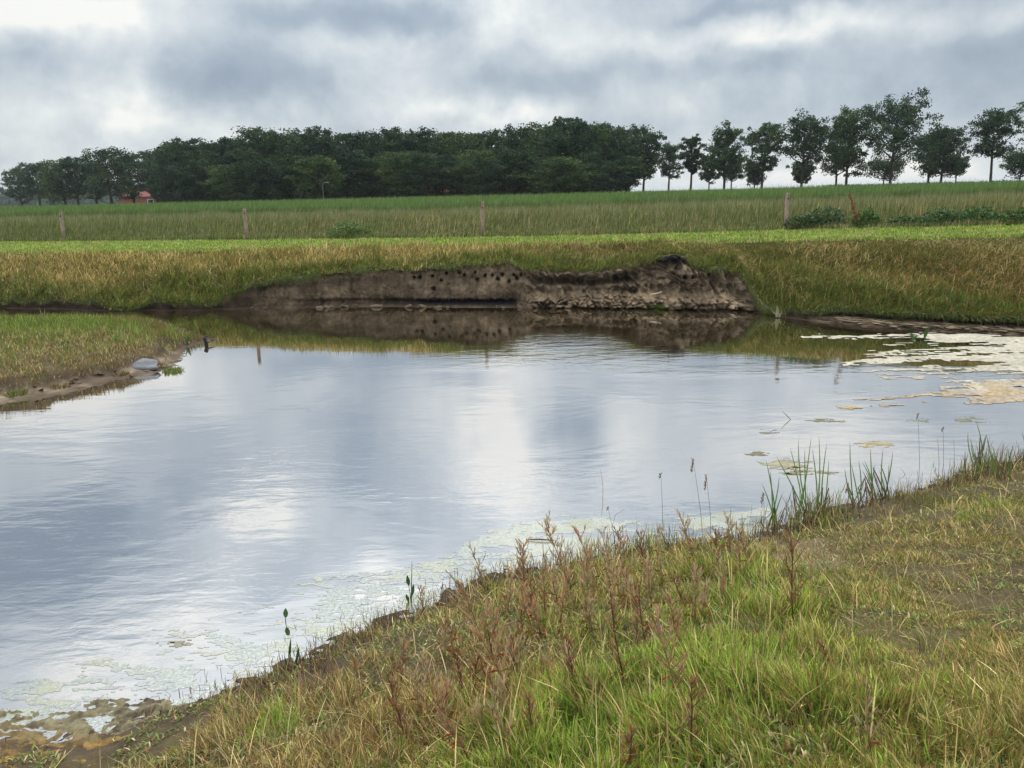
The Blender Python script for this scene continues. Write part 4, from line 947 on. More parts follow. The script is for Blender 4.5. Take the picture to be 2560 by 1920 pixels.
# ------------------------------------------------------------------ plants at the shore and on the bank
def local(e, pt): return (pt[0] - e.location[0], pt[1] - e.location[1], pt[2] - e.location[2])
def emp(name, p, label, cat, group=None):
    e = bpy.data.objects.new(name, None); COL.objects.link(e); e.location = tuple(p); return tag(e, label, cat, group)
RG = [(.11, .20, .05), (.15, .25, .06), (.09, .165, .045)]
reeds = [
 ((1932, 1322), [(1905, 1210), (1915, 1150), (1925, 1175), (1948, 1190), (1958, 1230)], 'small reed clump with dark stems next to the tall reeds'),
 ((2006, 1300), [(1940, 1140), (1975, 1118), (1996, 1095), (2012, 1120), (2028, 1092), (2022, 1150)], 'tallest clump of green reeds standing in the shallows'),
 ((2052, 1298), [(2030, 1120), (2047, 1090), (2067, 1108), (2072, 1150)], 'reed clump with one seed tipped leaf beside the tallest clump'),
 ((2140, 1260), [(2125, 1103), (2128, 1160), (2146, 1150), (2112, 1170)], 'thin reed clump with a folded brown leaf'),
 ((2185, 1250), [(2155, 1155), (2160, 1150), (2176, 1118), (2188, 1160)], 'reed clump with brown bases, between two other clumps'),
 ((2212, 1248), [(2208, 1120), (2232, 1128), (2222, 1160), (2198, 1175)], 'reed clump with broad bright leaves near the shore bend'),
 ((2446, 1172), [(2440, 1053), (2425, 1095), (2428, 1110), (2455, 1110), (2420, 1080)], 'single tall green reed with side leaves above a brown tangle'),
 ((2505, 1200), [(2467, 1090), (2480, 1130), (2520, 1120), (2530, 1145), (2490, 1150)], 'loose yellow green reed tuft on the pale mud'),
 ((2590, 1190), [(2555, 1080), (2600, 1110), (2570, 1120)], 'reed tuft by the picture edge on the mud')]
for i, ((bx_, by_), tips, lab) in enumerate(reeds):
    p = gp(bx_, by_); e = emp('reed_clump', p, lab, 'reed', 'green reed clumps at the near shore')
    for j, tp in enumerate(tips + [(bx_ + random.uniform(-30, 30), by_ - random.uniform(30, 90)) for _ in range(5)]):
        off = Vector((random.gauss(0, .03), random.gauss(0, .03), 0)); y = p[1] + off.y + random.uniform(-.05, .05); t = Vector(local(e, at_y(tp[0], tp[1], y)))
        main = j < len(tips); mb = MB(); c = random.choice(RG) if main else random.choice([(.12, .10, .04), (.09, .07, .04), (.14, .13, .05)])
        bow = random.uniform(-.12, .12)
        if not main and random.random() < .6:   # folded dead leaf
            t2 = Vector((t.x + random.uniform(-.12, .12), t.y, max(t.z * .35, .01))); pts = [off, off.lerp(t, .6), t, t.lerp(t2, .4) + Vector((0, 0, -.02)), t2]; wd = [.005, .006, .005, .004, .001]
        else:
            pts = [off + (t - off) * q + Vector(((1 - q) * q * bow, 0, 0)) for q in (0, .25, .5, .75, .92, 1)]; wd = [.0045, .0056, .0056, .0046, .0025, .0004]
        cols = [(.13, .09, .04)] + [c] * (len(pts) - 1)
        mb.ribbon(pts, wd, cols); link('leaf', mb.mesh('leaf'), M_PLANT, e)
stalks = [((1757, 1345), (1733, 1150), 12, 'thin reed stalk with a drooping dark seed head'), ((1777, 1340), (1766, 1190), 14, 'thin stalk with a pale fluffy seed head, shorter than its neighbour'),
          ((1655, 1345), (1652, 1185), 5, 'bare upright stalk rising before the algae'), ((2297, 1210), (2295, 1036), 6, 'very thin tall stalk with a tiny seed head over the water'),
          ((2356, 1200), (2358, 1070), 5, 'thin stalk over the water beside the very thin tall one'), ((2346, 1190), (2344, 1095), 2, 'short thin stalk between two longer ones'), ((2384, 1190), (2384, 1098), 2, 'short straight dark stalk near the tall green reed'),
          ((1908, 1300), (1908, 1235), 10, 'short dark seed stalk just before the reeds'), ((1507, 1240), (1501, 1172), 1, 'short dark twig tip standing out of the open water'), ((2120, 1270), (2120, 1210), 10, 'brown cattail like spike among the thin reeds'),
          ((1540, 1380), (1520, 1270), 3, 'forked dead twig above the pale algae')]
for (b_, t_, hd, lab) in stalks:
    p = gp(*b_); e = emp('seed_stalk', p, lab, 'stalk', 'thin seed stalks at the shore'); t = Vector(local(e, at_y(t_[0], t_[1], p[1])))
    mb = MB(); q = [Vector((0, 0, -.02)), t * .33 + Vector((.01, 0, 0)), t * .66 + Vector((.006, 0, 0)), t]; mb.tube(q, [.0026, .0022, .0017, .001], (.20, .19, .11), 5); link('stem', mb.mesh('stem'), M_PLANT, e)
    if hd > 2:
        mb = MB(); L = hd / 100 * 1.0
        for k in range(int(hd * 2.5)):
            f = k / (hd * 2.5); c = t + Vector((-.012 * f, 0, -L * f)); mb.ribbon([c, c + Vector((random.uniform(-.008, .012), random.uniform(-.01, .01), .010)), c + Vector((random.uniform(-.018, .018), random.uniform(-.012, .012), .016))], [.0014, .0035, .0008], random.choice([(.18, .12, .08), (.27, .19, .13), (.14, .10, .07)]))
        link('seed_head', mb.mesh('seed_head'), M_PLANT, e)
    if lab.startswith('forked'):
        mb = MB(); mb.tube([t * .55, t * .8 + Vector((.05, 0, .02)), t + Vector((.14, 0, -.02))], [.002, .0015, .001], (.12, .11, .07), 4); link('side_twig', mb.mesh('side_twig'), M_PLANT, e)

# water plants
def oval_leaf(mb, base, tip, w, c):
    base = Vector(base); tip = Vector(tip); mb.ribbon([base.lerp(tip, q) for q in (0, .2, .45, .7, .9, 1)], [w * .15, w * .7, w, w * .75, w * .3, .0004], c, fold=.15)
for (b_, leaves, spike, lab) in [((714, 1556), [((714, 1545), (714, 1520), 9)], None, 'single dark oval leaf standing out of the water'),
                                 ((1028, 1505), [((1022, 1465), (1018, 1438), 7), ((1030, 1490), (1034, 1460), 6), ((1022, 1505), (1015, 1485), 6)], (1030, 1403), 'water plant with an oval leaf and a tall thin flower spike'),
                                 ((730, 1690), [((722, 1660), (727, 1595), 5), ((740, 1660), (748, 1615), 5), ((735, 1690), (742, 1640), 7), ((720, 1690), (712, 1640), 5)], None, 'dark leafy clump in the shallows by the muddy bank'),
                                 ((2284, 862), [((2284, 855), (2277, 828), 5), ((2284, 850), (2292, 838), 4)], None, 'small green water plant with a folded leaf in the pale algae'),
                                 ((2312, 848), [((2310, 846), (2316, 820), 4), ((2312, 846), (2324, 815), 4)], None, 'slanting green leaf rising from the pale algae')]:
    p = at_z(*b_); e = emp('water_plant', p, lab, 'water plant', 'leafy water plants'); k = 1 if p[1] < 9 else 2
    mb = MB()
    for (a_, t_, w_) in leaves:
        a = Vector(local(e, at_y(a_[0], a_[1], p[1]))); mb.tube([(0, 0, -.03), (a.x * .5, 0, a.z * .6), a], [.004 * k, .003 * k, .002 * k], (.05, .07, .02), 5)
    if spike: t = Vector(local(e, at_y(spike[0], spike[1], p[1]))); mb.tube([(0, 0, 0), t * .5, t], [.004, .0035, .0015], (.06, .08, .04), 5)
    link('stems', mb.mesh('stems'), M_PLANT, e)
    for (a_, t_, w_) in leaves:
        a = Vector(local(e, at_y(a_[0], a_[1], p[1]))); t = Vector(local(e, at_y(t_[0], t_[1], p[1]))); mb = MB(); oval_leaf(mb, a, t, w_ / F * p[1] * .8, (.035, .085, .022)); link('leaf', mb.mesh('leaf'), M_PLANT, e)

# green reeds on the far beach and the spit
for (b_, tips, c, lab) in [((2165, 800), [(2155, 757), (2166, 745), (2172, 765), (2190, 778), (2182, 760)], (.09, .16, .05), 'thin pale green reeds on the far beach'), ((2380, 805), [(2378, 772), (2384, 785), (2372, 790)], (.12, .17, .06), 'short reed tuft at the end of the far beach'),
                           ((1942, 792), [(1942, 772), (1944, 778)], (.2, .2, .12), 'lone pale stalk before the dark undercut bank'),
                           ((335, 835), [(325, 790), (332, 796), (340, 800), (318, 810)], (.22, .30, .07), 'yellow green leafy stem at the back of the spit'), ((292, 858), [(276, 830), (285, 825), (300, 828), (308, 832), (290, 822)], (.20, .30, .08), 'bright tuft of broad grass on the spit'),
                           ((430, 835), [(415, 810), (425, 806), (440, 815), (448, 812)], (.20, .30, .06), 'bright green tuft near the tip of the spit'), ((110, 805), [(98, 768), (112, 772), (120, 785)], (.26, .22, .11), 'tan seed grass standing at the back of the spit'), ((465, 862), [(458, 838), (468, 842), (474, 848)], (.06, .12, .04), 'dark green tuft at the waterline of the spit tip')]:
    p = gp(*b_) if b_[0] < 600 else at_z(*b_, z=.03); e = emp('reed_tuft', p, lab, 'reed', 'small tufts by the far water')
    for tp in tips + [(b_[0] + random.uniform(-14, 14), b_[1] - random.uniform(12, 30)) for _ in range(5)]:
        t = Vector(local(e, at_y(tp[0], tp[1], p[1]))); o_ = Vector((random.gauss(0, .04), random.gauss(0, .03), -.01)); mb = MB(); mb.ribbon([o_ + (t - o_) * q for q in (0, .4, .75, 1)], [.012, .014, .010, .001], tuple(v * random.uniform(.8, 1.2) for v in c)); link('leaf', mb.mesh('leaf'), M_PLANT, e)

# bright grass tufts and tall weeds on the near bank
def tuft(px, py, w, h, n, pal, lab, seed):
    p = gp(px, py); e = emp('grass_tuft', p, lab, 'grass tuft', 'bright green grass tufts'); r = np.random.default_rng(seed)
    a = r.uniform(0, 6.28, n); rr = r.uniform(0, 1, n) ** .6 * w * .42; root = np.stack([np.cos(a) * rr, np.sin(a) * rr, np.full(n, -.02)], 1)
    l = r.uniform(.05, .75, n); a2 = a + r.normal(0, .5, n); lean = np.stack([np.cos(a2) * l, np.sin(a2) * l], 1)
    col = np.array(pal)[r.integers(0, len(pal), n)] * r.uniform(.8, 1.2, (n, 1))
    wk = 1 if p[1] < 10 else 2.6
    V, Fq, Cc = blades(root, h * r.uniform(.35, .95, n), lean, r.uniform(0, .45, n) * l, wk * r.uniform(.003, .0055, n), col, col * np.array([1.3, 1.15, 1.0]), 4)
    link('blades', mesh_np('blades', V, Fq, Cc), M_GRASS, e)
for i, a in enumerate([(1900, 1720, .40, .25, 330, BRIGHT, 'largest bright green grass tuft on the near bank'), (690, 1835, .34, .17, 260, BRIGHT, 'lone yellow green tuft by the muddy lower shore'), (1890, 1530, .34, .20, 300, BRIGHT, 'bright tuft behind the largest one, nearer the reeds'),
                       (1560, 1880, .5, .20, 330, GREEN + BRIGHT, 'thick green tuft at the bottom of the bank, below the red stems'), (1430, 1915, .4, .2, 300, BRIGHT, 'bright tuft cut by the lower picture edge'), (2030, 1450, .3, .10, 160, BRIGHT, 'small light green tuft close behind the reeds'),
                       (1240, 1500, .04, .22, 22, BRIGHT, 'slender green grass shoot at the shore beside pink weeds'), (1525, 1400, .04, .24, 24, BRIGHT, 'slender green shoot in front of the pale algae'), (1640, 1390, .05, .24, 30, BRIGHT, 'green shoot at the shore among brown weeds'),
                       (2140, 1640, .2, .12, 70, BRIGHT, 'small yellow green tuft in the middle of the dry slope'), (2330, 1620, .25, .11, 100, OLIVE + BRIGHT, 'olive tuft on the dry orange grass'), (2440, 1300, .3, .13, 130, OLIVE + BRIGHT, 'olive green tuft on the bank under the tall reed'),
                       (2500, 1270, .35, .15, 130, BRIGHT, 'loose bright tuft at the upper end of the bank'), (2280, 1255, .5, .12, 260, OLIVE, 'low olive mound of grass at the shore bend'), (420, 1900, .05, .12, 26, BRIGHT, 'tiny green tuft beside the orange algae mat'),
                       (940, 1590, .22, .07, 90, BRIGHT, 'low bright moss like tuft at the muddy edge'), (432, 928, .4, .14, 300, GREEN + OLIVE, 'green tuft right of the stone at the spit edge'), (395, 915, .4, .10, 160, OLIVE + BROWN, 'olive tuft close behind the stone on the spit'), (300, 935, .35, .09, 240, OLIVE + BROWN, 'ragged brown tuft on the lip of the spit before the stone'), (150, 965, .4, .10, 260, OLIVE + BROWN, 'ragged tuft hanging over the sandy edge of the spit'), (40, 985, .4, .12, 260, OLIVE + GREEN, 'dark tuft at the eroded lip of the spit by the picture edge'), (2100, 1320, .45, .08, 330, OLIVE + GREEN, 'low olive tuft on the bare patch just behind the reeds'), (2230, 1290, .45, .08, 330, OLIVE + TAN, 'low tan and olive tuft between the reeds and the shore bend'), (2330, 1250, .4, .09, 260, OLIVE + GREEN, 'low olive tuft at the water edge near the tall reed'), (2120, 1280, .2, .08, 80, GREEN, 'low dark green tuft at the foot of the thin reeds')]):
    tuft(*a, 700 + i)

rt = random.Random(9)
for k in range(34):
    px, py = rt.choice([(rt.gauss(1650, 160), rt.gauss(1720, 110)), (rt.gauss(1880, 90), rt.gauss(1500, 70)), (rt.gauss(1500, 160), rt.gauss(1860, 40)), (rt.gauss(2150, 150), rt.gauss(1650, 140))])
    if px > 2050: tuft(px, py, .16, rt.uniform(.06, .10), 60, BRIGHT + OLIVE, 'small green tuft scattered over the dry slope', 900 + k)
    else: tuft(px, py, rt.uniform(.10, .24), rt.uniform(.08, .16), 70, BRIGHT + GREEN, 'bright green tuft inside the lush patch of the near bank', 900 + k)
def weed(b_, t_, pal, leafpal, lab, seed, dense=1.0, cat='weed', grp='pink and tan branching weeds on the near bank'):
    p = gp(*b_); rs = random.Random(seed); e = emp('tall_weed', p, lab, cat, grp); t = Vector(local(e, at_y(t_[0], t_[1], p[1]))); H = t.length
    mb = MB(); lf = MB()
    pts = [Vector((0, 0, -.02))] + [t * q + Vector((math.sin(q * 4 + seed) * .02 * H, rs.uniform(-.01, .01), 0)) for q in (.2, .4, .6, .8, 1)]
    sc = pal[0]; mb.tube(pts, [.0048, .0042, .0036, .003, .0022, .0014], [pal[1]] * 2 + [sc] * 4, 5)
    nb = int(16 * dense)
    for k in range(nb):
        q = .25 + .75 * k / nb; i = min(int(q * 5), 4); b = pts[i].lerp(pts[i + 1], q * 5 - i); a = rs.uniform(0, 6.28); L = H * rs.uniform(.14, .30) * (1.15 - .6 * q)
        d = Vector((math.cos(a) * .6 + t.x / H * .4, math.sin(a) * .6, rs.uniform(.6, 1.2))).normalized(); m = b + d * L * .5; en = b + d * L + Vector((0, 0, L * .1))
        mb.tube([b, m, en], [.0022, .0018, .001], sc, 4, False)
        for _ in range(int(rs.uniform(4, 8) * dense)):
            u = rs.uniform(.1, 1.05); c = b.lerp(en, u); d2 = (d + Vector((rs.gauss(0, .32), rs.gauss(0, .32), rs.uniform(.1, .9)))).normalized(); ll = rs.uniform(.02, .055)
            cc = rs.choice(leafpal); cc = tuple(v * rs.uniform(.75, 1.25) for v in cc); lf.ribbon([c, c + d2 * ll * .5, c + d2 * ll], [.0009, .0027, .0005], cc)
    for _ in range(int(7 * dense)):
        q = rs.uniform(.05, .5); c = t * q; a = rs.uniform(0, 6.28); d2 = Vector((math.cos(a), math.sin(a) * .7, rs.uniform(-.3, .6))).normalized(); ll = rs.uniform(.04, .075)
        cc = rs.choice([(.09, .13, .03), (.16, .12, .04), (.28, .05, .025), (.20, .16, .06)]); lf.ribbon([c, c + d2 * ll * .5, c + d2 * ll + Vector((0, 0, -.01))], [.001, .006, .0005], cc)
    link('stem', mb.mesh('stem'), M_PLANT, e); link('foliage', lf.mesh('foliage'), M_PLANT, e)
PINK = ([(.30, .17, .10), (.20, .06, .04)], [(.44, .31, .18), (.48, .36, .22), (.38, .20, .12), (.40, .31, .15)])
TANP = ([(.36, .26, .14), (.22, .11, .06)], [(.50, .40, .26), (.44, .33, .19), (.40, .28, .16)])
REDP = ([(.15, .06, .04), (.13, .03, .025)], [(.28, .13, .07), (.24, .15, .07), (.34, .24, .12)])
weeds = [((1300, 1800), (1160, 1465), PINK, 'tallest pink tan weed leaning over the muddy shore', 1.6), ((1250, 1680), (1230, 1530), PINK, 'pinkish weed close behind the tallest leaning one', 1.2),
         ((1440, 1490), (1360, 1310), TANP, 'straw coloured branching weed rising before the algae', 1.5), ((1500, 1480), (1440, 1330), PINK, 'pink weed next to the straw coloured one', 1.2), ((1560, 1520), (1510, 1380), TANP, 'tan weed with upright twigs near the shore', 1.1),
         ((1440, 1760), (1420, 1600), REDP, 'dark weed with a vivid red stem and leaves', 1.0), ((1560, 1740), (1530, 1480), REDP, 'tall dark red stem with few leaves in green grass', .8), ((1620, 1640), (1595, 1470), REDP, 'reddish brown stem behind the tall dark red one', 1.0),
         ((1990, 1590), (1975, 1350), REDP, 'solitary dock stalk with rusty seeds beside the light green grass', 1.3), ((1730, 1890), (1725, 1700), REDP, 'dark red stemmed weed near the lower picture edge', .9), ((1700, 1780), (1640, 1560), PINK, 'pink branching weed in the middle of the green grass', 1.3),
         ((1690, 1640), (1680, 1500), PINK, 'dense pink weed behind the middle of the bank', 1.4), ((1180, 1915), (1080, 1720), PINK, 'pink weed sprawling over the brown grass', 1.3), ((1030, 1880), (990, 1760), REDP, 'short reddish weed on the bare brown bank', 1.1),
         ((1290, 1910), (1230, 1740), TANP, 'straw coloured weed below the tallest leaning one', 1.0), ((1830, 1390), (1815, 1290), TANP, 'small brown weed at the shore by the first reeds', 1.0), ((1740, 1420), (1700, 1290), TANP, 'fine tan weed with spread twigs at the shore', 1.2),
         ((1790, 1430), (1790, 1330), REDP, 'rust coloured short weed at the shore', 1.1), ((1870, 1420), (1850, 1320), PINK, 'pale pink weed just below the first reeds', 1.0), ((1620, 1450), (1600, 1340), REDP, 'brown weed at the shore before the green shoot', 1.1),
         ((1360, 1600), (1320, 1480), PINK, 'low pink weed on the brown slope above the shore', 1.2), ((1480, 1600), (1470, 1500), TANP, 'low straw weed between pink ones', 1.1), ((1740, 1560), (1735, 1430), TANP, 'straw weed standing in light green grass', 1.0),
         ((1140, 1640), (1110, 1560), REDP, 'low brown weed on the dark mud', 1.0), ((1060, 1450 + 90), (1050, 1470), TANP, 'wispy tan weed at the muddy edge', .8), ((2070, 1700), (2060, 1610), REDP, 'small red stem in the short grass', .7), ((2180, 1900), (2165, 1700), TANP, 'long thin straw stalk on the dry slope', .5), ((900, 1700), (880, 1640), PINK, 'tiny pink weed on the dark mud', .9)]
rw = random.Random(5)
for k in range(58):
    px, py = rw.choice([(rw.gauss(1500, 190), rw.gauss(1480, 55)), (rw.gauss(1620, 160), rw.gauss(1500, 70)), (rw.gauss(1330, 120), rw.gauss(1620, 90)), (rw.gauss(1250, 160), rw.gauss(1800, 80))])
    if gp(px, py)[2] < .04: continue
    hh = rw.uniform(55, 135); weeds.append(((px, py), (px - rw.uniform(-15, 40), py - hh), rw.choice([PINK, TANP, PINK, TANP, REDP]), 'small wispy pink and tan weed in the grass near the shore', rw.uniform(.7, 1.1)))
for i, (b_, t_, pl_, lab, dn_) in enumerate(weeds): weed(b_, t_, pl_[0], pl_[1], lab, 800 + i, dn_)

# dead twigs and stems along the shoreline, and long bent straws: countless litter
def litter():
    n = 5200; t = U(0, 1, n); L_ = near_line[6:-1]; idx = t * (len(L_) - 1); i = idx.astype(int); i = np.minimum(i, len(L_) - 2); f = (idx - i)[:, None]
    p = L_[i] * (1 - f) + L_[i + 1] * f + np.stack([RNG.normal(.12, .2, n), RNG.normal(-.14, .16, n)], 1)
    z = np.maximum(gz(p[:, 0], p[:, 1]), -.03); col = mixcols([(BROWN, 1.4), ([(.05, .035, .025), (.03, .025, .02)], 1.6), (TAN, .4), (GREEN, .3)], n)
    a = U(0, 6.28, n); l = U(0, .7, n)
    A = blades(np.stack([p[:, 0], p[:, 1], z], 1), U(.03, .13, n) * (p[:, 1] / 6), np.stack([np.cos(a) * l, np.sin(a) * l], 1), U(0, .4, n) * l, U(.003, .006, n), col, col, 3)
    m = 5200; x = U(-1.6, 4.2, m); y = U(2.4, 5.6, m); z = gz(x, y); k = (z > .12) & (U(0, 1, m) < .55); x, y, z = x[k], y[k], z[k]; m = len(x)
    col = mixcols([(TAN, 1.2), (ORANGE, .3), (BROWN, .5)], m); a = R(150) + RNG.normal(0, .7, m); l = U(.3, .95, m)
    B = blades(np.stack([x, y, z - .005], 1), U(.10, .32, m), np.stack([np.cos(a) * l, np.sin(a) * l], 1), U(.1, .6, m) * l, U(.002, .0032, m), col, col * 1.1, 5)
    return [A, B]
tag(merge('dead_stalks_litter', litter(), M_PLANT), 'tangle of dead brown and straw stalks along the near shore', 'dead stalks', kind='stuff')

def shore_fringe():
    n = 3600; L_ = near_line[10:-1]; idx = U(0, 1, n) ** .9 * (len(L_) - 1); i = np.minimum(idx.astype(int), len(L_) - 2); f = (idx - i)[:, None]
    p = L_[i] * (1 - f) + L_[i + 1] * f + np.stack([RNG.normal(.05, .12, n), RNG.normal(-.10, .16, n)], 1); nn = fbm(p[:, 0], p[:, 1], 2.5, 3, 215); k = U(0, 1, n) < np.clip((nn - .48) * 6, .04, 1) * (.35 + .65 * sstep(.1, .45, idx / len(L_))); p = p[k]; n = len(p); nn = nn[k]
    z = np.maximum(gz(p[:, 0], p[:, 1]), -.03); col = mixcols([(GREEN, .9), (BRIGHT, .4), (TAN, .8), (BROWN, .8), ([(.06, .05, .035)], .7)], n); a = U(0, 6.28, n); l = U(0, .45, n)
    return [blades(np.stack([p[:, 0], p[:, 1], z], 1), U(.06, .28, n) * (.4 + nn) * (.35 + .65 * sstep(.1, .45, idx[k] / len(L_))), np.stack([np.cos(a) * l, np.sin(a) * l], 1), U(0, .3, n) * l, U(.004, .0075, n), col, col * 1.15, 4)]
tag(merge('shore_fringe_grass', shore_fringe(), M_PLANT), 'ragged fringe of thin green and brown stems along the waterline', 'grass', kind='stuff')
# turf fringe hanging over the cliff edge
def fringe():
    n = 26000; x = U(-8.2, 6.6, n); y = col_interp(T_y, x) + U(-.04, .08, n); z = col_interp(T_z, x) + U(-.06, .02, n)
    k = ~((np.abs(x - 4.28) < .2)); x, y, z = x[k], y[k], z[k]; n = len(x)
    n1 = fbm(x, x * 0, 2, 3, 201)
    col = mixcols([(GREEN, .8 * n1), (OLIVE, 1.0), (BROWN, .9), ([(.05, .04, .03)], .8)], n); l = U(.4, .95, n); a = R(-90) + U(-.7, .7, n)
    A = blades(np.stack([x, y, z], 1), (U(.04, .12, n) + .22 * sstep(.5, .75, fbm(x, x * 0 + 4, 5, 3, 203)) * U(.3, 1, n)), np.stack([np.cos(a) * l * .6, np.sin(a) * l * .6], 1), U(.6, 1.5, n), U(.008, .016, n), col, col, 3, U(-.3, .3, n))
    # hanging fringe over the low dark banks on both sides
    m = 30000; x = np.concatenate([U(-21, -7.4, m // 2), U(6.0, 15, m // 2)]); y = col_interp(T_y, x) + U(-.05, .12, m); z = col_interp(T_z, x) + U(-.03, .04, m)
    n1 = fbm(x, x * 0, 1.5, 3, 202)
    col = mixcols([([(.045, .09, .02), (.06, .11, .025)], 1.3), (OLIVE, .9), (BROWN, .3)], m); l = U(.4, .95, m); a = R(-80) + U(-.7, .7, m)
    B = blades(np.stack([x, y, z], 1), U(.06, .22, m) * (.5 + n1), np.stack([np.cos(a) * l * .8, np.sin(a) * l * .8], 1), U(.4, 1.1, m), U(.009, .018, m), col, col, 3, U(-.3, .3, m))
    H_ = []
    for (px, py, w_, l_, nn_) in ((1858, 692, .10, .26, 700), (720, 708, .22, .22, 800), (655, 722, .25, .22, 800), (600, 735, .22, .16, 500), (1120, 678, .14, .12, 300), (1775, 668, .08, .16, 300), (880, 692, .2, .12, 400)):
        c_ = at_y(px, py, 20.7); xq = RNG.normal(c_[0], w_, nn_); yq = col_interp(T_y, xq) - U(.06, .24, nn_); zq = col_interp(T_z, xq) - U(0, .10, nn_); cq = mixcols([([(.06, .10, .02), (.08, .115, .022), (.05, .08, .018)], 1.6), (OLIVE, 1.2)], nn_); lq = U(.3, .9, nn_); aq = R(-90) + U(-.9, .9, nn_)
        H_.append(blades(np.stack([xq, yq, zq], 1), U(.4, 1.1, nn_) * l_, np.stack([np.cos(aq) * lq * .7, np.sin(aq) * lq * .5], 1), U(.8, 1.6, nn_), U(.010, .018, nn_), cq, cq, 3, U(-.3, .3, nn_)))
    # island of turf at the foot of the cliff
    q = 2600; pc = at_z(1640, 766); x = RNG.normal(pc[0], .19, q); y = np.interp(x, bx, W_) + RNG.normal(-.06, .06, q); z = np.full(q, .0) + U(0, .06, q)
    col = mixcols([(GREEN, 1), (OLIVE, 1), ([(.05, .09, .02)], 1)], q); a = U(0, 6.28, q); l = U(.3, .9, q)
    Cq = blades(np.stack([x, y, z], 1), U(.05, .14, q), np.stack([np.cos(a) * l, np.sin(a) * l], 1), U(.1, .5, q), U(.008, .014, q), col, col, 3)
    return [A, B, Cq] + H_
tag(merge('hanging_turf_grass', fringe(), M_GRASS), 'fringe of turf and roots hanging over the edge of the cliff', 'turf', kind='stuff')

# ------------------------------------------------------------------ haze
mb = MB(); mb.box(-3600, 3600, -150, 6300, -2.4, 26, (1, 1, 1)); hz_ = link('haze', mb.mesh('haze')); tag(hz_, 'thin pale air over the whole landscape', 'haze', kind='stuff')
m, nt, ns, ln = new_mat('haze'); v = N(nt, 'ShaderNodeVolumePrincipled', inp={'Color': (.78, .86, .95, 1), 'Density': .0002, 'Anisotropy': .2}); o = N(nt, 'ShaderNodeOutputMaterial'); ln.new(v.outputs[0], o.inputs['Volume']); hz_.data.materials.append(m)
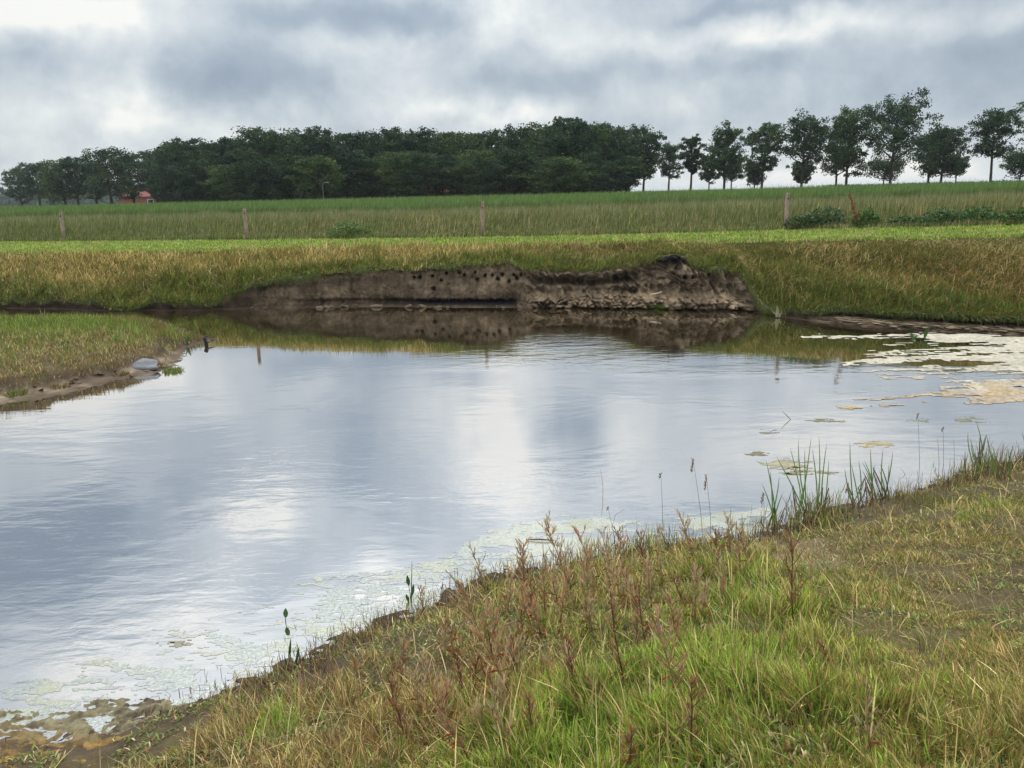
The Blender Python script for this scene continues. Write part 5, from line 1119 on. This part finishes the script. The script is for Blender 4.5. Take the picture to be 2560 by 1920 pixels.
# ------------------------------------------------------------------ world
def px_azel(px, py, refl=False):
    d = ray(px, py); d = d / np.linalg.norm(d); z = -d[2] if refl else d[2]
    return math.degrees(math.atan2(d[0], d[1])), math.degrees(math.asin(z))
SUN_EL, SUN_AZ = 52, -6      # degrees, azimuth from +Y towards +X
def make_world():
    w = bpy.data.worlds.new('World'); SC.world = w; w.use_nodes = True; nt = w.node_tree; nt.nodes.clear(); ln = nt.links
    tc = N(nt, 'ShaderNodeTexCoord'); sp = N(nt, 'ShaderNodeSeparateXYZ'); ln.new(tc.outputs['Generated'], sp.inputs[0])
    def mth(op, a, b=None, c=None):
        n = N(nt, 'ShaderNodeMath', operation=op)
        for i, v in enumerate((a, b, c)):
            if v is None: continue
            if isinstance(v, (int, float)): n.inputs[i].default_value = v
            else: ln.new(v, n.inputs[i])
        return n.outputs[0]
    az = mth('MULTIPLY', mth('ARCTAN2', sp.outputs['X'], sp.outputs['Y']), 180 / math.pi)
    el = mth('MULTIPLY', mth('ARCSINE', sp.outputs['Z']), 180 / math.pi)
    # cloud-plane coordinates: features flatten towards the horizon
    den = mth('ADD', mth('MAXIMUM', sp.outputs['Z'], 0.0), .85)
    cx = mth('DIVIDE', sp.outputs['X'], den); cy = mth('DIVIDE', sp.outputs['Y'], den)
    cv = N(nt, 'ShaderNodeCombineXYZ'); ln.new(cx, cv.inputs[0]); ln.new(cy, cv.inputs[1])
    def noise(vec, sc, det, rough, dist=0.0):
        n = N(nt, 'ShaderNodeTexNoise', inp={'Scale': sc, 'Detail': det, 'Roughness': rough, 'Distortion': dist}); ln.new(vec, n.inputs['Vector']); return n
    n_big = noise(cv.outputs[0], 4.2, 5, .55, .3); n_fine = noise(cv.outputs[0], 12.0, 6, .6, .2)
    ae = N(nt, 'ShaderNodeCombineXYZ'); ln.new(az, ae.inputs[0]); ln.new(el, ae.inputs[1])
    warp = noise(ae.outputs[0], .16, 4, .55); wv = N(nt, 'ShaderNodeVectorMath', operation='SUBTRACT'); ln.new(warp.outputs['Color'], wv.inputs[0]); wv.inputs[1].default_value = (.5, .5, .5)
    ws = N(nt, 'ShaderNodeVectorMath', operation='MULTIPLY'); ln.new(wv.outputs[0], ws.inputs[0]); ws.inputs[1].default_value = (9, 5, 0)
    wa = N(nt, 'ShaderNodeVectorMath', operation='ADD'); ln.new(ae.outputs[0], wa.inputs[0]); ln.new(ws.outputs[0], wa.inputs[1])
    tot = mth('MULTIPLY_ADD', mth('SUBTRACT', n_big.outputs['Fac'], .5), 1.15, .66)
    tot = mth('MULTIPLY_ADD', mth('SUBTRACT', n_fine.outputs['Fac'], .5), .75, tot)
    for (a, e, sa, se, amp) in BLOBS:
        s1 = N(nt, 'ShaderNodeVectorMath', operation='SUBTRACT'); ln.new(wa.outputs[0], s1.inputs[0]); s1.inputs[1].default_value = (a, e, 0)
        s2 = N(nt, 'ShaderNodeVectorMath', operation='DIVIDE'); ln.new(s1.outputs[0], s2.inputs[0]); s2.inputs[1].default_value = (sa, se, 1)
        d = N(nt, 'ShaderNodeVectorMath', operation='DOT_PRODUCT'); ln.new(s2.outputs[0], d.inputs[0]); ln.new(s2.outputs[0], d.inputs[1])
        g = mth('POWER', 2.718, mth('MULTIPLY', d.outputs['Value'], -1.0)); tot = mth('MULTIPLY_ADD', g, amp, tot)
    # pale haze towards the horizon
    hz = N(nt, 'ShaderNodeMapRange', interpolation_type='SMOOTHSTEP', inp={'From Min': -1, 'From Max': 5.5, 'To Min': .22, 'To Max': 0}); ln.new(el, hz.inputs['Value']); tot = mth('ADD', tot, hz.outputs[0])
    cr = N(nt, 'ShaderNodeValToRGB'); ln.new(tot, cr.inputs[0]); el_ = cr.color_ramp.elements
    el_[0].position = 0.0; el_[0].color = (.28, .345, .435, 1); el_[1].position = 1.0; el_[1].color = (.95, .95, .91, 1)
    for p, c in ((.35, (.40, .475, .555, 1)), (.62, (.58, .64, .69, 1)), (.85, (.77, .81, .82, 1))): e = cr.color_ramp.elements.new(p); e.color = c
    # brighter overcast overhead, brightest around the hidden sun
    up = N(nt, 'ShaderNodeMapRange', interpolation_type='SMOOTHSTEP', inp={'From Min': 33, 'From Max': 64, 'To Min': 1.0, 'To Max': 5.6}); ln.new(el, up.inputs['Value'])
    sd = (math.sin(R(SUN_AZ)) * math.cos(R(SUN_EL)), math.cos(R(SUN_AZ)) * math.cos(R(SUN_EL)), math.sin(R(SUN_EL)))
    dp = N(nt, 'ShaderNodeVectorMath', operation='DOT_PRODUCT'); ln.new(tc.outputs['Generated'], dp.inputs[0]); dp.inputs[1].default_value = sd
    gl = mth('POWER', mth('MAXIMUM', dp.outputs['Value'], 0.0), 12.0); mul = mth('MULTIPLY_ADD', gl, 1.6, up.outputs[0])
    nf = N(nt, 'ShaderNodeMapRange', interpolation_type='SMOOTHSTEP', inp={'From Min': 30, 'From Max': 60, 'To Min': 0.0, 'To Max': .8}); ln.new(el, nf.inputs['Value'])
    nm = N(nt, 'ShaderNodeMix', data_type='RGBA'); ln.new(nf.outputs[0], nm.inputs[0]); ln.new(cr.outputs[0], nm.inputs[6]); nm.inputs[7].default_value = (.78, .74, .66, 1)
    cs = N(nt, 'ShaderNodeVectorMath', operation='SCALE'); ln.new(nm.outputs[2], cs.inputs[0]); ln.new(mth('MULTIPLY', mul, 10.0), cs.inputs['Scale'])
    sky = N(nt, 'ShaderNodeTexSky', sky_type='NISHITA', sun_disc=False, sun_elevation=R(SUN_EL), sun_rotation=R(SUN_AZ))
    mx = N(nt, 'ShaderNodeMix', data_type='RGBA', inp={0: .94}); ln.new(sky.outputs[0], mx.inputs[6]); ln.new(cs.outputs[0], mx.inputs[7])
    bg = N(nt, 'ShaderNodeBackground', inp={'Strength': .1}); ln.new(mx.outputs[2], bg.inputs[0])
    o = N(nt, 'ShaderNodeOutputWorld'); ln.new(bg.outputs[0], o.inputs['Surface'])
BL = [  # photo pixel, size in px, amplitude; visible sky
 (950, 45, 330, 55, -.55, 0), (520, 170, 220, 70, -.32, 0), (120, 135, 150, 45, -.22, 0), (720, 205, 230, 50, -.25, 0), (1270, 215, 140, 60, -.25, 0), (1750, 175, 300, 45, -.25, 0), (2330, 150, 260, 70, -.25, 0), (2000, 10, 300, 22, -.35, 0),
 (1900, 300, 600, 60, -.22, 0), (60, 420, 150, 60, -.15, 0), (150, 30, 150, 40, .20, 0), (310, 190, 60, 90, .24, 0), (1250, 60, 150, 60, .40, 0), (1900, 95, 260, 28, .30, 0), (300, 290, 350, 40, .20, 0), (1250, 290, 260, 28, .35, 0), (2480, 50, 150, 40, .25, 0),
 (2100, 440, 500, 35, .25, 0), (1520, 110, 100, 40, .18, 0), (500, 40, 80, 50, .1, 0),
 (620, 1290, 120, 60, .7, 1), (1250, 1180, 120, 110, .5, 1), (1230, 1020, 100, 90, .38, 1), (1600, 1130, 110, 120, .32, 1), (120, 990, 260, 90, .30, 1), (250, 1680, 260, 60, .28, 1), (930, 1510, 280, 60, .42, 1), (2000, 1120, 200, 80, .2, 1),
 (180, 1390, 330, 100, -.85, 1), (900, 1180, 160, 160, -.42, 1), (1440, 1080, 80, 80, -.36, 1), (1080, 1330, 200, 60, -.15, 1), (1750, 1350, 300, 60, -.3, 1), (700, 1500, 150, 70, -.28, 1), (450, 1130, 200, 90, -.2, 1), (2350, 1040, 250, 60, -.2, 1), (350, 1280, 150, 50, -.2, 1),
]
BLOBS = []
for (px, py, sx, sy, amp, rf) in BL:
    a, e = px_azel(px, py, bool(rf)); BLOBS.append((a, e, sx * .0275, sy * .0275, amp))
make_world()
sun_d = bpy.data.lights.new('sun', 'SUN'); sun_d.energy = .9; sun_d.angle = R(14); sun_d.color = (1, .95, .86)
sun = bpy.data.objects.new('sun', sun_d); COL.objects.link(sun)
sv = Vector((math.sin(R(SUN_AZ)) * math.cos(R(SUN_EL)), math.cos(R(SUN_AZ)) * math.cos(R(SUN_EL)), math.sin(R(SUN_EL))))
sun.rotation_euler = sv.to_track_quat('Z', 'Y').to_euler(); sun.location = (0, 0, 30)

SC.view_settings.view_transform = 'Standard'; SC.view_settings.look = 'None'; SC.view_settings.gamma = 1; SC.view_settings.exposure = 0
SC.render.engine = 'CYCLES'; SC.cycles.volume_bounces = 0; SC.cycles.max_bounces = 5; SC.cycles.diffuse_bounces = 2; SC.cycles.glossy_bounces = 3; SC.cycles.transparent_max_bounces = 6
